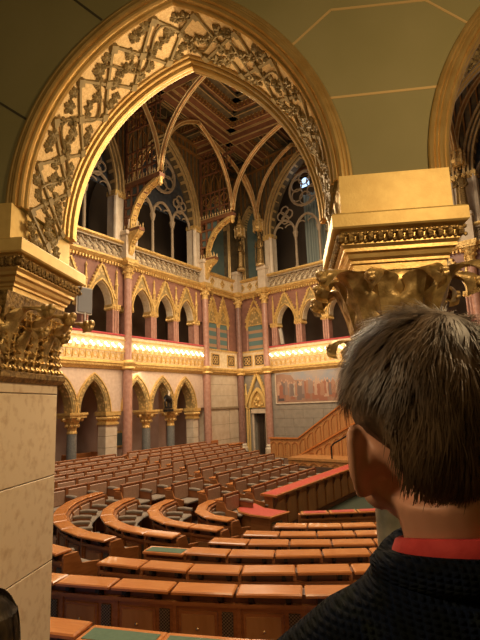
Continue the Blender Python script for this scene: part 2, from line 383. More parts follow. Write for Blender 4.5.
def wall_side(nm, sx, fr, cols, bays, umax, mainlabel):
    """one long wall of the hall in its own frame. bays: list of dict"""
    root = struct(empty('wall_' + nm, fr), mainlabel, 'wall')
    P = lambda name, mb, m, smooth=False: mb.build(name, m, root)
    low = MB(sx); sto = MB(sx); upm = MB(sx); gold = MB(sx); fr_ = MB(sx); rail = MB(sx); lines = MB(sx); pan = MB(sx); dia = MB(sx); void = MB(sx); cr = MB(sx); jn = MB(sx); pank = MB(sx)
    for b in bays:
        u0, u1, kind = b['u0'], b['u1'], b['kind']
        # --- lower storey
        if kind == 'arcade':
            A = [(c, b['lhs'], 2.62, 1.28) for c in b['lc']]
            arch_wall(low, u0, u1, 4.36, A, -0.45, 0.0)
            for c, hs, zs, rise in A:
                arch_band(dia, c, hs - .02, zs, rise, 0.02, 0.17, 0.0, 0.06)
                arch_band(dia, c, hs - .02, zs, rise, -0.03, 0.03, -0.44, 0.03)
                arch_band(gold, c, hs, zs, rise, 0.17, 0.22, 0.0, 0.09)
                for i in range(1, 20):
                    p = arch_pts(c, hs, zs, rise, 10, 0.09)[i]
                    gold.sphere((p[0], 0.07, p[1]), 0.03, 5, 3)
            for (a, c) in b['piers']:
                sto.box(a, c, -0.45, 0.0, 0, 2.1)
                for z in (0.75, 1.2, 1.65): jn.box(a - .004, c + .004, -.454, .004, z, z + .012)
                gold.box(a - .05, c + .05, -.5, 0.06, 2.1, 2.18); gold.box(a - .1, c + .1, -.55, 0.12, 2.46, 2.62)
                for k in range(7):
                    x = a + (c - a) * k / 6
                    gold.sphere((x, 0.04, 2.36), 0.09, 5, 4); gold.sphere((x, -.48, 2.36), .09, 5, 4)
                for k in range(4): gold.sphere((a, -.4 + .13 * k, 2.36), .09, 5, 4); gold.sphere((c, -.4 + .13 * k, 2.36), .09, 5, 4)
                gold.box(a, c, -.48, 0.03, 2.18, 2.46)
        elif kind == 'corner':
            sto.box(u0, u1, -0.4, 0.0, 0, 4.36) if b.get('door') is None else None
            if b.get('door'):
                d0, d1 = b['door']
                sto.box(u0, d0, -.4, 0, 0, 4.36); sto.box(d1, u1, -.4, 0, 0, 4.36); sto.box(d0, d1, -.4, 0, 2.22, 4.36)
            else:
                cr.box(u0 + .15, u1 - .1, 0, 0.07, 2.52, 2.62)
                for z in (0.9, 1.7, 3.2, 3.8): jn.box(u0 + .2, u1 - .2, 0, .004, z, z + .01)
                jn.box(u0 + 1.3, u0 + 1.31, 0, .004, 0, 2.5)
        elif kind == 'fresco':
            sto.box(u0, u1, -0.4, 0.0, 0, 4.36)
        # --- cornice below the gallery front
        gold.prismx([(-.45, 4.32), (.05, 4.32), (.10, 4.38), (.20, 4.44), (.22, 4.52), (.26, 4.56), (.26, 4.64), (.15, 4.68), (-.45, 4.68)], u0, u1)
        n = int((u1 - u0) / .14)
        for k in range(n): gold.sphere((u0 + (k + .5) * (u1 - u0) / n, .2, 4.48), .035, 5, 3)
        # --- gallery front
        if kind == 'corner':
            fr_.box(u0, u1, -.2, .05, 4.68, 5.62)
            m = 2
            for k in range(m):
                cx = u0 + (u1 - u0) * (0.3 + .42 * k) + (.05 if not b.get('door') else 0)
                pan.box(cx - .33, cx + .33, .05, .065, 4.84, 5.4)
                for (a0, a1, c0, c1) in ((-.36, -.31, 4.8, 5.44), (.31, .36, 4.8, 5.44)): gold.box(cx + a0, cx + a1, .05, .1, c0, c1)
                gold.box(cx - .36, cx + .36, .05, .1, 4.8, 4.85); gold.box(cx - .36, cx + .36, .05, .1, 5.4, 5.45)
                for q in range(4):
                    a = PI / 4 + PI / 2 * q; x = cx + .15 * math.cos(a); z = 5.12 + .15 * math.sin(a)
                    gold.tube([(x + .09 * math.cos(t * PI / 4), .08, z + .09 * math.sin(t * PI / 4)) for t in range(8)], .022, 4, closed=True)
            gold.box(u0, u1, -.2, .12, 5.6, 5.68)
        else:
            fr_.prismx([(-.25, 4.68), (.05, 4.68), (.12, 5.0), (.16, 5.55), (.12, 5.72), (-.25, 5.72)], u0, u1)
            n = int((u1 - u0) / .30)
            for k in range(n):
                cx = u0 + (k + .5) * (u1 - u0) / n
                for (zz, yy, r) in ((4.88, .12, .10), (5.16, .155, .06)):
                    gold.tube([(cx + r * math.cos(t * PI / 4), yy, zz + r * math.sin(t * PI / 4)) for t in range(8)], .02, 4, closed=True)
                gold.box(cx + .14, cx + .165, .05, .155, 4.72, 5.05)
            gold.box(u0, u1, .05, .19, 5.04, 5.08); gold.box(u0, u1, .1, .2, 5.52, 5.58)
            rail.bevbox(u0, u1, -.28, .17, 5.72, 5.80, .02)
        # --- gallery storey z 5.7 - 9
        if kind == 'corner':
            upm.box(u0, u1, -.4, -.05, 5.6, 9.0)
            for c in b['nc']:
                hs = b['nhs']
                dia.prism(arch_pts(c, hs, 7.15, .95, 8), -.05, -.03)
                pank.box(c - hs, c + hs, -.05, -.02, 5.68, 7.15)
                gold.box(c - hs, c + hs, -.05, .02, 7.12, 7.18)
                arch_band(gold, c, hs, 7.15, .95, 0, .10, -.05, .08)
                gable(gold, c, hs + .12, 7.35, 8.55, -.02, .08, .07)
                for s in (-1, 1):
                    lines.lathe([(.05, 5.66), (.04, 5.75), (.04, 6.95)], c + s * (hs + .07), .02, 8)
                    capital(gold, c + s * (hs + .07), .02, 6.9, 7.18, .045, .08, 8)
        else:
            A = [(c, b['uhs'], 7.05, .95) for c in b['uc']]
            arch_wall(upm, u0, u1, 9.0, A, -.4, 0.0)
            for c, hs, zs, rise in A:
                arch_band(gold, c, hs - .02, zs, rise, 0.0, .06, 0, .10)
                arch_band(dia, c, hs - .02, zs, rise, .06, .2, 0, .06)
                arch_band(fr_, c, hs - .02, zs, rise, -.03, .02, -.39, .0)
                gable(gold, c, hs + .1, 7.25, 8.62, .0, .10, .09)
                # filling between arch and gable
                xs = [c - hs - .05 + (2 * hs + .1) * i / 14 for i in range(15)]
                dia.strip(xs, [arch_z(x, c, hs + .1, zs, rise + .12) for x in xs], [max(arch_z(x, c, hs + .1, zs, rise + .12), 8.6 - 1.3 * abs(x - c) / (hs + .1)) for x in xs], 0, .04)
            for x in b['upiers']:
                lines.box(x - .16, x + .16, -.38, -.02, 5.7, 6.85)
                for s in (-.13, 0, .13): lines.lathe([(.055, 5.72), (.05, 6.85)], x + s, .0, 8)
                gold.box(x - .24, x + .24, -.42, .08, 6.95, 7.06)
                gold.box(x - .18, x + .18, -.40, .04, 6.8, 6.96)
                for k in range(4): gold.sphere((x - .21 + .14 * k, .03, 6.9), .075, 5, 4); gold.sphere((x - .21 + .14 * k, -.4, 6.9), .075, 5, 4)
                for s in (-.2, .2):
                    for k in range(3): gold.sphere((x + s, -.3 + .13 * k, 6.9), .075, 5, 4)
                pinnacle(gold, x, .05, 7.06, 8.6, .06)
        # --- string course with dentils z 8.85-9.1
        gold.prismx([(-.4, 8.86), (.05, 8.86), (.16, 8.95), (.22, 9.0), (.22, 9.08), (-.4, 9.08)], u0, u1)
        n = int((u1 - u0) / .15)
        for k in range(n):
            x = u0 + (k + .5) * (u1 - u0) / n
            gold.box(x - .035, x + .035, 0, .14, 8.74, 8.86)
        # --- balustrade z 9.1-9.85
        if kind == 'corner':
            fr_.box(u0, u1, -.3, .02, 9.08, 9.8)
            for k in range(3):
                x = u0 + (u1 - u0) * (k + .7) / 3.6
                gold.tube([(x + .17, .04, 9.45), (x, .04, 9.66), (x - .17, .04, 9.45), (x, .04, 9.24)], .035, 4, closed=True)
                dia.prism([(x + .12, 9.45), (x, 9.6), (x - .12, 9.45), (x, 9.3)], .0, .03)
        else:
            fr_.box(u0, u1, -.25, -.1, 9.08, 9.75)
            n = int((u1 - u0) / .34)
            for k in range(n):
                x = u0 + (k + .5) * (u1 - u0) / n
                cr.tube([(x - .15, .02, 9.18), (x - .05, .06, 9.4), (x + .1, .05, 9.5), (x + .15, .02, 9.68)], .04, 5)
                cr.sphere((x + .02, .1, 9.3), .055, 5, 4); cr.sphere((x - .09, .08, 9.58), .05, 5, 4)
            for z in (9.1, 9.68): cr.box(u0, u1, -.2, .12, z, z + .06)
        gold.prismx([(-.3, 9.76), (.1, 9.76), (.18, 9.82), (.18, 9.9), (-.3, 9.9)], u0, u1)
    P('lower_wall', low, plaster); P('stone_pier', sto, stone if nm == 'left' else stone_grey)
    P('gilded_ornament', gold, hall_gold); P('gallery_front', fr_, hall_cream); P('velvet_rail', rail, velvet)
    P('marble_wall', upm, red_marble); P('marble_shaft', lines, pink_marble); P('diapered_surface', dia, diaper)
    if pan.v: P('quatrefoil_panel', pan, dark_void)
    if pank.v: P('patterned_panel', pank, teal_pat)
    P('carved_frieze', cr, tracery_stone); P('stone_joint', jn, joint_m)
    return root

barc = dict(kind='arcade', lhs=.66, uhs=.60)
baysL = [dict(kind='corner', u0=-.02, u1=3.45, nc=[1.62, 2.62], nhs=.36),
         dict(barc, u0=3.45, u1=8.95, lc=[5.06, 6.68, 8.3], piers=[(4.05, 4.42 + .0)], uc=[4.85, 6.42, 7.98], upiers=[4.06, 5.64, 7.2, 8.76]),
         dict(barc, u0=8.95, u1=14.45, lc=[10.6, 12.2, 13.8], piers=[(9.36, 9.95)], uc=[10.3, 11.9, 13.5], upiers=[9.5, 11.1, 12.7, 14.2]),
         dict(barc, u0=14.45, u1=20.0, lc=[16.1, 17.7, 19.1], piers=[(14.9, 15.4)], uc=[15.8, 17.4, 19.0], upiers=[15.0, 16.6, 18.2])]
wallL = wall_side('left', 1, FL, None, baysL, 20, 'arcaded long wall of pale plaster, red marble and gold with a lit gallery')
baysC = [dict(kind='corner', u0=-.02, u1=2.05, nc=[1.2], nhs=.52, door=(.84, 1.74)),
         dict(kind='fresco', u0=2.05, u1=7.5, uc=[3.36, 5.0, 6.6], uhs=.62, upiers=[2.55, 4.15, 5.78, 7.3]),
         dict(kind='fresco', u0=7.5, u1=12.95, uc=[8.8, 10.4, 12.0], uhs=.62, upiers=[8.0, 9.6, 11.2, 12.7]),
         dict(kind='fresco', u0=12.95, u1=18.4, uc=[14.3, 15.9, 17.5], uhs=.62, upiers=[13.5, 15.1, 16.7])]
wallC = wall_side('right', -1, FC, None, baysC, 18.4, 'end wall with door, fresco, stone dado and arcaded red marble gallery')

# ---- spaces behind the arcades
def back_space(nm, fr, sx, u0, u1, storeys):
    for i, (z0, z1, depth, m, label) in enumerate(storeys):
        mb = MB(sx); mb.box(u0, u1, -depth - .1, -depth, z0, z1); mb.box(u0, u1, -depth, -.42, z0 - .1, z0); mb.box(u0, u1, -depth, -.42, z1, z1 + .1)
        struct(mb.build('wall_back', m, None, fr), label, 'wall')
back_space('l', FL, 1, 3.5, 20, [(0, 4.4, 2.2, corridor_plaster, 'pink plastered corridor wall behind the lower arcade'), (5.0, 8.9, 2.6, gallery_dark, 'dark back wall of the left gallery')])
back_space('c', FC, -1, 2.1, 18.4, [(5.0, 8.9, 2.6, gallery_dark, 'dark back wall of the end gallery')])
# partition walls and door seen through the lower arcade
mb = MB(); mb.box(5.0, 5.5, -2.2, -1.3, 0, 4.4); mb.box(9.2, 9.6, -2.2, -.9, 0, 4.4)
struct(mb.build('wall_partition', corridor_plaster, None, FL), 'short corridor partitions behind the arcade', 'wall')

# ---- doors
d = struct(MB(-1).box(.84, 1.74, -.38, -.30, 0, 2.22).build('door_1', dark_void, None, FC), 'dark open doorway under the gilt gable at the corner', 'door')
mb = MB(-1); mb.box(1.0, 1.3, -.30, -.26, .05, 2.15); mb.bevbox(1.05, 1.25, -.26, -.245, .2, .95, .01); mb.bevbox(1.05, 1.25, -.26, -.245, 1.1, 2.05, .01)
mb.build('door_leaf', mat('door_wood', (.03, .018, .01), rough=.5), d)
mb = MB(-1)
for s, u in ((-1, .84), (1, 1.74)):
    mb.box(u - .05, u + .03, -.02, .06, 0, 2.3)
mb.box(.75, 1.83, 0, .12, 2.2, 2.42)
mb.build('door_frame', stone, d)
mb = MB(-1)
dd = MB(-1)
for u in (.42, .5, .62): mb.lathe([(.05, 0), (.035, .1), (.035, 2.4), (.06, 2.5)], u, .1, 8)
dd.prism(arch_pts(1.25, .5, 2.5, .95, 8), .02, .06)
arch_band(mb, 1.25, .5, 2.5, .95, -.03, .14, .02, .16)
gable(mb, 1.25, .76, 2.62, 4.25, .05, .18, .15)
for u in (.42, 1.92 - .02): pinnacle(mb, u, .1, 2.5, 3.9, .07)
for k in range(9):
    a = k * .7; mb.sphere((1.25 + .045 * k * math.cos(a), .09, 2.9 + .045 * k * math.sin(a)), .08, 6, 4)
mb.build('gilded_gable', gold_block, d); dd.build('relief_ground', hall_gold, d)
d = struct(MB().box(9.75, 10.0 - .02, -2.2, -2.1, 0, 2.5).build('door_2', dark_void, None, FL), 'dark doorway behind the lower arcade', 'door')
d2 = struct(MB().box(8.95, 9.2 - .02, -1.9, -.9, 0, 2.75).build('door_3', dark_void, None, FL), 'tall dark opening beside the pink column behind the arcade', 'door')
d2.hide_render = False

# ---- upper storey: walls with great traceried windows z 9.9 - 17
def tracery(mb, cx, hs, zs, rise, y):
    # three lights with colonnettes, pointed sub arches, rose and side foils
    w3 = hs * 2 / 3
    for k in (-.5, .5):
        x = cx + k * w3
        mb.lathe([(.13, 9.9), (.13, 10.05), (.075, 10.15), (.07, zs - .45), (.10, zs - .4), (.15, zs - .18), (.16, zs - .1)], x, y, 8)
    for k in (-1, 0, 1):
        c = cx + k * w3; h = w3 / 2
        pts = arch_pts(c, h - .04, zs - .1, h * 1.15, 8)
        mb.tube([(a, y, b) for a, b in pts], .075, 6)
        # cusps
        for s in (-1, 1):
            mb.tube(arc(c + s * h * .45, zs + h * .2, h * .38, 90 - s * 80, 90 + s * 60, 8, y), .035, 5)
    top = zs + rise
    Rr = hs * .44; cz = zs + rise * .58
    mb.tube([(cx + Rr * math.cos(2 * PI * t / 24), y, cz + Rr * math.sin(2 * PI * t / 24)) for t in range(24)], .075, 6, closed=True)
    for q in range(6):
        a = 2 * PI * q / 6 + PI / 6; x = cx + Rr * .58 * math.cos(a); z = cz + Rr * .58 * math.sin(a); r = Rr * .36
        mb.tube([(x + r * math.cos(2 * PI * t / 12), y, z + r * math.sin(2 * PI * t / 12)) for t in range(12)], .04, 5, closed=True)
    for s in (-1, 1):
        x = cx + s * hs * .62; z = zs + rise * .27; r = hs * .2
        for q in range(4):
            a = PI / 2 * q; 
            mb.tube([(x + r * .6 * math.cos(a) + r * .55 * math.cos(2 * PI * t / 10), y, z + r * .6 * math.sin(a) + r * .55 * math.sin(2 * PI * t / 10)) for t in range(10)], .045, 5, closed=True)
def great_window(n, fr, sx, cx, hs, label, curt=True, lit=False):
    zs, rise = 12.15, 3.9
    mb = MB(sx)
    tracery(mb, cx, hs, zs, rise, -.3)
    win = struct(mb.build('window_%d' % n, tracery_stone, None, fr), label, 'window')
    mb = MB(sx)
    for (o0, o1, y0, y1) in ((0, .08, -.35, .05), (.16, .24, -.2, .10), (.32, .42, -.1, .14)): arch_band(mb, cx, hs, zs, rise, o0, o1, y0, y1, 12)
    mb.build('arch_moulding', roof_gold, win)
    mb = MB(sx); arch_band(mb, cx, hs, zs, rise, .08, .34, -.3, .03, 12)
    mb.build('arch_reveal', roof_dark, win)
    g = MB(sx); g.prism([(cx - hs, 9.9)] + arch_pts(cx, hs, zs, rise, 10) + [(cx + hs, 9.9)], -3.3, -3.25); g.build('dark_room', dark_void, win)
    g = MB(sx); g.box(cx - hs, cx + hs, -.5, -.48, zs + .6, zs + rise - .1) if False else g.prism(arch_pts(cx, hs - .05, zs + .3, rise - .35, 10), -.46, -.44)
    if not lit: g.build('leaded_glass', glass_blue, win)
    if curt:
        c = MB(sx)
        w0, w1 = (cx - hs * .3, cx + hs * .98) if lit else (cx + hs * .45, cx + hs * .8)
        xs = [w0 + (w1 - w0) * i / 60 for i in range(61)]
        hi = zs + 2.3 if lit else zs + .5
        c.loft([[(x, -1.2 + .07 * math.sin(i * 1.25), z) for i, x in enumerate(xs)] for z in (10.3, hi)], closed=False)
        c.build('curtain', curtain, win)
    if lit:
        c = MB(sx); c.prism([(cx - .52, 14.72)] + arch_pts(cx - .25, .27, 14.95, .30, 6) + [(cx + .02, 14.72)], -.8, -.76)
        c.box(cx + .45, cx + .58, -.8, -.76, 14.2, 15.4)
        c.build('lit_pane', lit_pane, win)
    else:
        c = MB(sx); c.box(cx + hs * .25, cx + hs * .36, -1.3, -1.28, zs + .6, zs + .75); c.build('lit_pane', lit_pane, win)
    return win
great_window(1, FL, 1, 6.2, 2.15, 'great traceried window between the two timber brackets')
great_window(2, FL, 1, 11.7, 2.15, 'traceried window glimpsed beside the near gilded arch')
great_window(3, FC, -1, 4.85, 2.25, 'great traceried window with a pale curtain over the fresco', lit=True)
great_window(4, FC, -1, 10.2, 2.25, 'traceried window behind the foliated capital')
great_window(5, FC, -1, 15.7, 2.25, 'traceried window seen through the right hand arch')
def upper_wall(nm, fr, sx, holes, blinds, u1, label):
    mb = MB(sx)
    seg = sorted(holes + blinds)
    edges = []
    x = -.6
    for (cx, hs, zs, rise) in seg:
        mb.box(x, cx - hs - .0, -.5, -.05, 9.88, zs) if cx - hs > x else None
        arch_wall(mb, x, cx + hs, 17.2, [(cx, hs, zs, rise)], -.5, -.05, 10)
        x = cx + hs
    mb.box(x, u1, -.5, -.05, 9.88, 17.2)
    o = mb.build('wall_' + nm + '_upper', roof_dark, None, fr)
    struct(o, label, 'wall')
    b = MB(sx); g = MB(sx)
    for (cx, hs, zs, rise) in blinds:
        b.prism([(cx - hs, 9.9)] + arch_pts(cx, hs, zs, rise, 8) + [(cx + hs, 9.9)], -.35, -.3)
        arch_band(g, cx, hs, zs, rise, 0, .07, -.3, 0.02); arch_band(g, cx, hs, zs, rise, .14, .22, -.3, .06)
        for s in (-1, 1):
            for q in (.04, .18): g.lathe([(.07, 9.9), (.045, 10), (.045, zs)], cx + s * (hs + q), 0, 6)
    b.build('teal_niche', teal, o); g.build('niche_moulding', roof_gold, o)
    # stone jambs with gilt caps beside windows
    st = MB(sx); gc = MB(sx)
    for (cx, hs, zs, rise) in holes:
        for s in (-1, 1):
            x = cx + s * (hs + .22)
            st.box(x - .24, x + .24, -.5, -.0, 9.9, zs - .12); st.lathe([(.12, 9.9), (.11, zs - .1)], x - s * .2, .0, 8)
            gc.box(x - .3, x + .3, -.5, .08, zs - .12, zs + .08)
            for k in range(5): gc.sphere((x - .26 + .13 * k, .05, zs - .15), .075, 5, 4)
    st.build('window_jamb', stone, o); gc.build('jamb_capital', hall_gold, o)
    # dark timber lattice in the spandrels
    t = MB(sx)
    x = .5
    while x < u1:
        ok = all(abs(x - cx) > hs + .45 or False for (cx, hs, zs, rise) in seg)
        z0 = 10.2 if ok else max(arch_z(x, cx, hs + .45, zs, rise + .45) for (cx, hs, zs, rise) in seg if abs(x - cx) <= hs + .45)
        if z0 < 16.9: t.box(x - .03, x + .03, -.05, .02, max(z0, 13.2), 17.0)
        x += .32
    for z in (16.35, 16.9): t.box(0, u1, -.05, .12, z, z + .08)
    t.build('timber_lattice', rib_gold, o)
    return o
upper_wall('left', FL, 1, [(6.2, 2.15, 12.15, 3.9), (11.7, 2.15, 12.15, 3.9), (17.0, 2.0, 12.15, 3.9)], [(1.85, .95, 12.9, 1.6)], 20, 'upper stage of the long wall around the great windows')
upper_wall('right', FC, -1, [(4.85, 2.25, 12.15, 3.9), (10.2, 2.25, 12.15, 3.9), (15.7, 2.25, 12.15, 3.9)], [(1.15, .5, 13.0, 1.1)], 18.4, 'upper stage of the end wall around the great windows')

# ---- tall wall shafts (pink marble columns)
def wall_column(fr, sx, u, label, m=pink_marble, r=.2, cat='column'):
    t = thing('marble_column', label, cat, fr @ T(sx * u, .16, 0), 'tall marble wall shafts')
    MB().lathe([(r * 1.5, 0), (r * 1.5, .35), (r * 1.2, .42), (r * 1.25, .5), (r, .58)], n=14).build('base', stone, t)
    smooth_by_angle(MB().lathe([(r, .55), (r, 4.3)], n=16).build('lower_shaft', m, t))
    mb = MB(); mb.lathe([(r * 1.1, 4.3), (r * 1.6, 4.36), (r * 1.4, 4.45), (r * 1.75, 4.6), (r * 1.3, 4.72)], n=12)
    mb.build('shaft_ring', hall_gold, t)
    smooth_by_angle(MB().lathe([(r * .85, 4.7), (r * .85, 8.3)], n=16).build('upper_shaft', m, t))
    mb = MB(); capital(mb, 0, 0, 8.25, 9.0, r * .85, r * 1.5, 12); mb.build('capital', hall_gold, t)
    mb = MB(); mb.box(-r * 1.8, r * 1.8, -.2, .28, 9.0, 9.12); mb.build('abacus', hall_gold, t)
    mb = MB(); mb.box(-r * 1.3, r * 1.3, -.2, .16, 9.12, 10.2); mb.bevbox(-r * 1.6, r * 1.6, -.2, .24, 10.2, 10.4, .03); mb.build('pedestal', stone, t)
    return t
wall_column(FL, 1, 8.95, 'tall pink marble shaft nearest the near stone pier')
wall_column(FL, 1, 3.45, 'tall pink marble shaft between the lower arcade and the stone blind bay')
wall_column(FL, 1, 14.45, 'tall pink marble shaft hidden behind the near stone pier')
wall_column(FL, 1, .28, 'dark red marble shaft in the corner of the two walls', dark_marble, .2)
wall_column(FC, -1, 2.05, 'tall pink marble shaft between the dark door and the fresco')
wall_column(FC, -1, 7.5, 'tall pink marble shaft beyond the fresco behind the capital')
wall_column(FC, -1, 12.95, 'tall pink marble shaft right of the foliated capital')
wall_column(FC, -1, 18.3, 'tall pink marble shaft at the far end of the end wall')
# lower grey arcade columns
def arcade_column(u, label):
    t = thing('arcade_column', label, 'column', FL @ T(u, -.2, 0), 'grey granite columns of the lower arcade')
    MB().lathe([(.3, 0), (.3, .2), (.24, .3), (.19, .38)], n=12).build('base', stone, t)
    smooth_by_angle(MB().lathe([(.19, .36), (.18, 1.85)], n=16).build('shaft', grey_marble, t))
    mb = MB(); capital(mb, 0, 0, 1.85, 2.62, .17, .36, 12); mb.build('capital', hall_gold, t)
arcade_column(7.49, 'grey granite column nearest the tall pink shaft, dark door beyond')
arcade_column(5.87, 'grey granite column beside the pale stone pier, spotlight above')
arcade_column(11.4, 'grey granite column nearest the near stone pier')
arcade_column(13.0, 'grey granite column hidden behind the near stone pier')
for u in (16.9, 18.4): arcade_column(u, 'grey granite column of the hidden arcade bay')

# ---- gallery bulbs
bulb_proto = None
def bulbs(fr, sx, u0, u1, where):
    global bulb_proto
    n = int((u1 - u0) / .36)
    for k in range(n):
        u = u0 + (k + .5) * (u1 - u0) / n
        m4 = fr @ T(sx * u, .27, 5.24)
        if bulb_proto is None:
            bulb_proto = empty('gallery_lamp', m4)
            mb = MB(); mb.tube([(0, -.1, -.02), (0, -.03, 0)], .025, 6); mb.build('lamp_holder', brass, bulb_proto)
            mb = MB(); mb.sphere((0, .0, .0), .06, 8, 6, ex=1.0, ez=.85); mb.sphere((.13, .0, .10), .055, 8, 6); mb.tube([(0, 0, 0), (.13, 0, .10)], .03, 6)
            mb.build('lamp_bulb', bulb_m, bulb_proto, smooth=True)
            o = bulb_proto
        else: o = copy_tree(bulb_proto, m4)
        tag(o, '%s glowing bulb pair from the corner end of the %s' % (ORD[k], where), 'lamp', 'bulbs on the gallery fronts')
bulbs(FL, 1, 3.7, 8.7, 'left gallery front')
bulbs(FL, 1, 9.2, 13.6, 'gallery front beside the near pier')
bulbs(FC, -1, 2.3, 7.3, 'gallery front over the fresco')
bulbs(FC, -1, 7.75, 12.7, 'end gallery front behind the capital')

# ---- fresco
fz0, fz1, fu0, fu1 = 2.72, 4.28, 2.5, 12.2
mb = MB(-1); mb.box(fu0, fu1, 0, .03, fz0, fz1)
fres = mb.build('fresco_painting', mat('fresco_ground', (0.33, 0.20, 0.13), (0.25, 0.13, 0.085), rough=.8, nscale=1.4), None, FC)
tag(fres, 'long fresco of robed standing figures on the end wall', 'painting')
fr1 = MB(-1); fr1.box(fu0 - .06, fu1 + .06, 0, .05, fz0 - .06, fz0); fr1.box(fu0 - .06, fu1 + .06, 0, .05, fz1, fz1 + .05); fr1.box(fu0 - .06, fu0, 0, .05, fz0, fz1)
fr1.build('frame', stone, fres)
cols = [(0.09, 0.07, 0.065), (0.42, 0.28, 0.19), (0.30, 0.12, 0.07), (0.42, 0.34, 0.25), (0.18, 0.13, 0.11), (0.46, 0.28, 0.18), (0.27, 0.19, 0.15), (0.34, 0.18, 0.11)]
pm = [mat('fresco_pigment', c, rough=.8) for c in cols]
rnd = random.Random(3)
pf = MB(-1); sky = MB(-1)
sky.cur = 0
xs = [fu0 + (fu1 - fu0) * i / 40 for i in range(41)]
sky.strip(xs, [3.9 - .25 * max(0, min(1, (x - 3.6) / 1.5)) + .05 * math.sin(x * 5) + (.3 if x < 3.6 else 0) for x in xs], [fz1] * 41, .03, .032)
sky.build('painted_sky', mat('fresco_sky', (0.24, 0.25, 0.27), (0.36, 0.28, 0.22), rough=.8, nscale=1.5), fres)
def fig(x, z, h, c, wd=.15):
    pf.cur = c
    y = .032 + rnd.random() * .006
    n = 5
    prof = [(-1.0, 0), (-1.05, .12), (-.85, .35), (-.75, .55), (-1.0, .68), (-.8, .82), (-.25, .85), (-.2, .87), (.25, .86), (.8, .8), (1.0, .66), (.75, .5), (.95, .25), (1.1, 0)]
    pf.prism([(x + a * wd * (1 + .25 * rnd.random()), z + b * h) for a, b in prof], .03, y)
    pf.cur = 5
    pf.prism([(x + wd * .33 * math.cos(t * PI / 4), z + h * .93 + h * .075 * math.sin(t * PI / 4)) for t in range(8)], .03, y + .002)
for k in range(80): fig(fu0 + .12 + k * .12 + rnd.random() * .1, 3.0 + rnd.random() * .2, .66 + rnd.random() * .2, rnd.choice([1, 3, 6, 7, 5, 2, 4]), .06 + rnd.random() * .06)
for k in range(30): fig(fu0 + .3 + k * .32 + rnd.random() * .2, 2.80 + rnd.random() * .16, .75 + rnd.random() * .2, rnd.choice([0, 1, 2, 2, 4, 7, 3]), .12)
fig(2.78, 2.8, 1.0, 0, .17); fig(5.35, 2.78, 1.02, 2, .2)
pf.build('painted_figure_group', pm, fres)

# dado joints under the fresco
mb = MB(-1)
for z in (1.0, 1.45, 1.9, 2.35): mb.box(2.3, 12, 0, .004, z, z + .01)
for k, z in enumerate((1.0, 1.45, 1.9)):
    for j in range(8): mb.box(2.9 + j * 1.2 + .6 * (k % 2), 2.91 + j * 1.2 + .6 * (k % 2), 0, .004, z, z + .45)
mb.build('ashlar_joint', joint_m, wallC)
# ---- ends of the rooms behind the arcades (light tight)
def blk(fr, sx, u0, u1, y0, y1, z0, z1, m, nm, lab):
    return struct(MB(sx).box(u0, u1, y0, y1, z0, z1).build(nm, m, None, fr), lab, 'wall')
blk(FL, 1, 3.35, 3.5, -2.3, -.42, 0, 4.4, corridor_plaster, 'wall_corridor_end', 'corridor end wall behind the pale stone pier')
blk(FL, 1, 3.35, 3.5, -2.7, -.42, 4.9, 9.0, gallery_dark, 'wall_gallery_end', 'end wall of the left gallery')
blk(FC, -1, 1.95, 2.1, -2.7, -.42, 4.9, 9.0, gallery_dark, 'wall_gallery_end', 'end wall of the gallery above the fresco')
blk(FL, 1, 19.9, 20.1, -3.6, .0, 0, 18.5, gallery_dark, 'wall_near_end', 'closing wall at the near end of the hall')
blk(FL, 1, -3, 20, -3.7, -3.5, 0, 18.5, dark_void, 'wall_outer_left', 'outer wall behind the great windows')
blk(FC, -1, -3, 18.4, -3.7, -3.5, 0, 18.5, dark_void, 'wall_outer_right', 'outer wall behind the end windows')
blk(FC, -1, 18.4, 18.6, -3.6, 14, -1, 18.5, gallery_dark, 'wall_far_right', 'closing wall at the far right of the hall')
mb = MB(); mb.box(-3, 20, -3.5, -.5, 9.3, 9.4); struct(mb.build('floor_upper_left', dark_void, None, FL), 'floor behind the upper windows', 'floor')
mb = MB(-1); mb.box(-3, 18.4, -3.5, -.5, 9.3, 9.4); struct(mb.build('floor_upper_right', dark_void, None, FC), 'floor behind the end windows', 'floor')

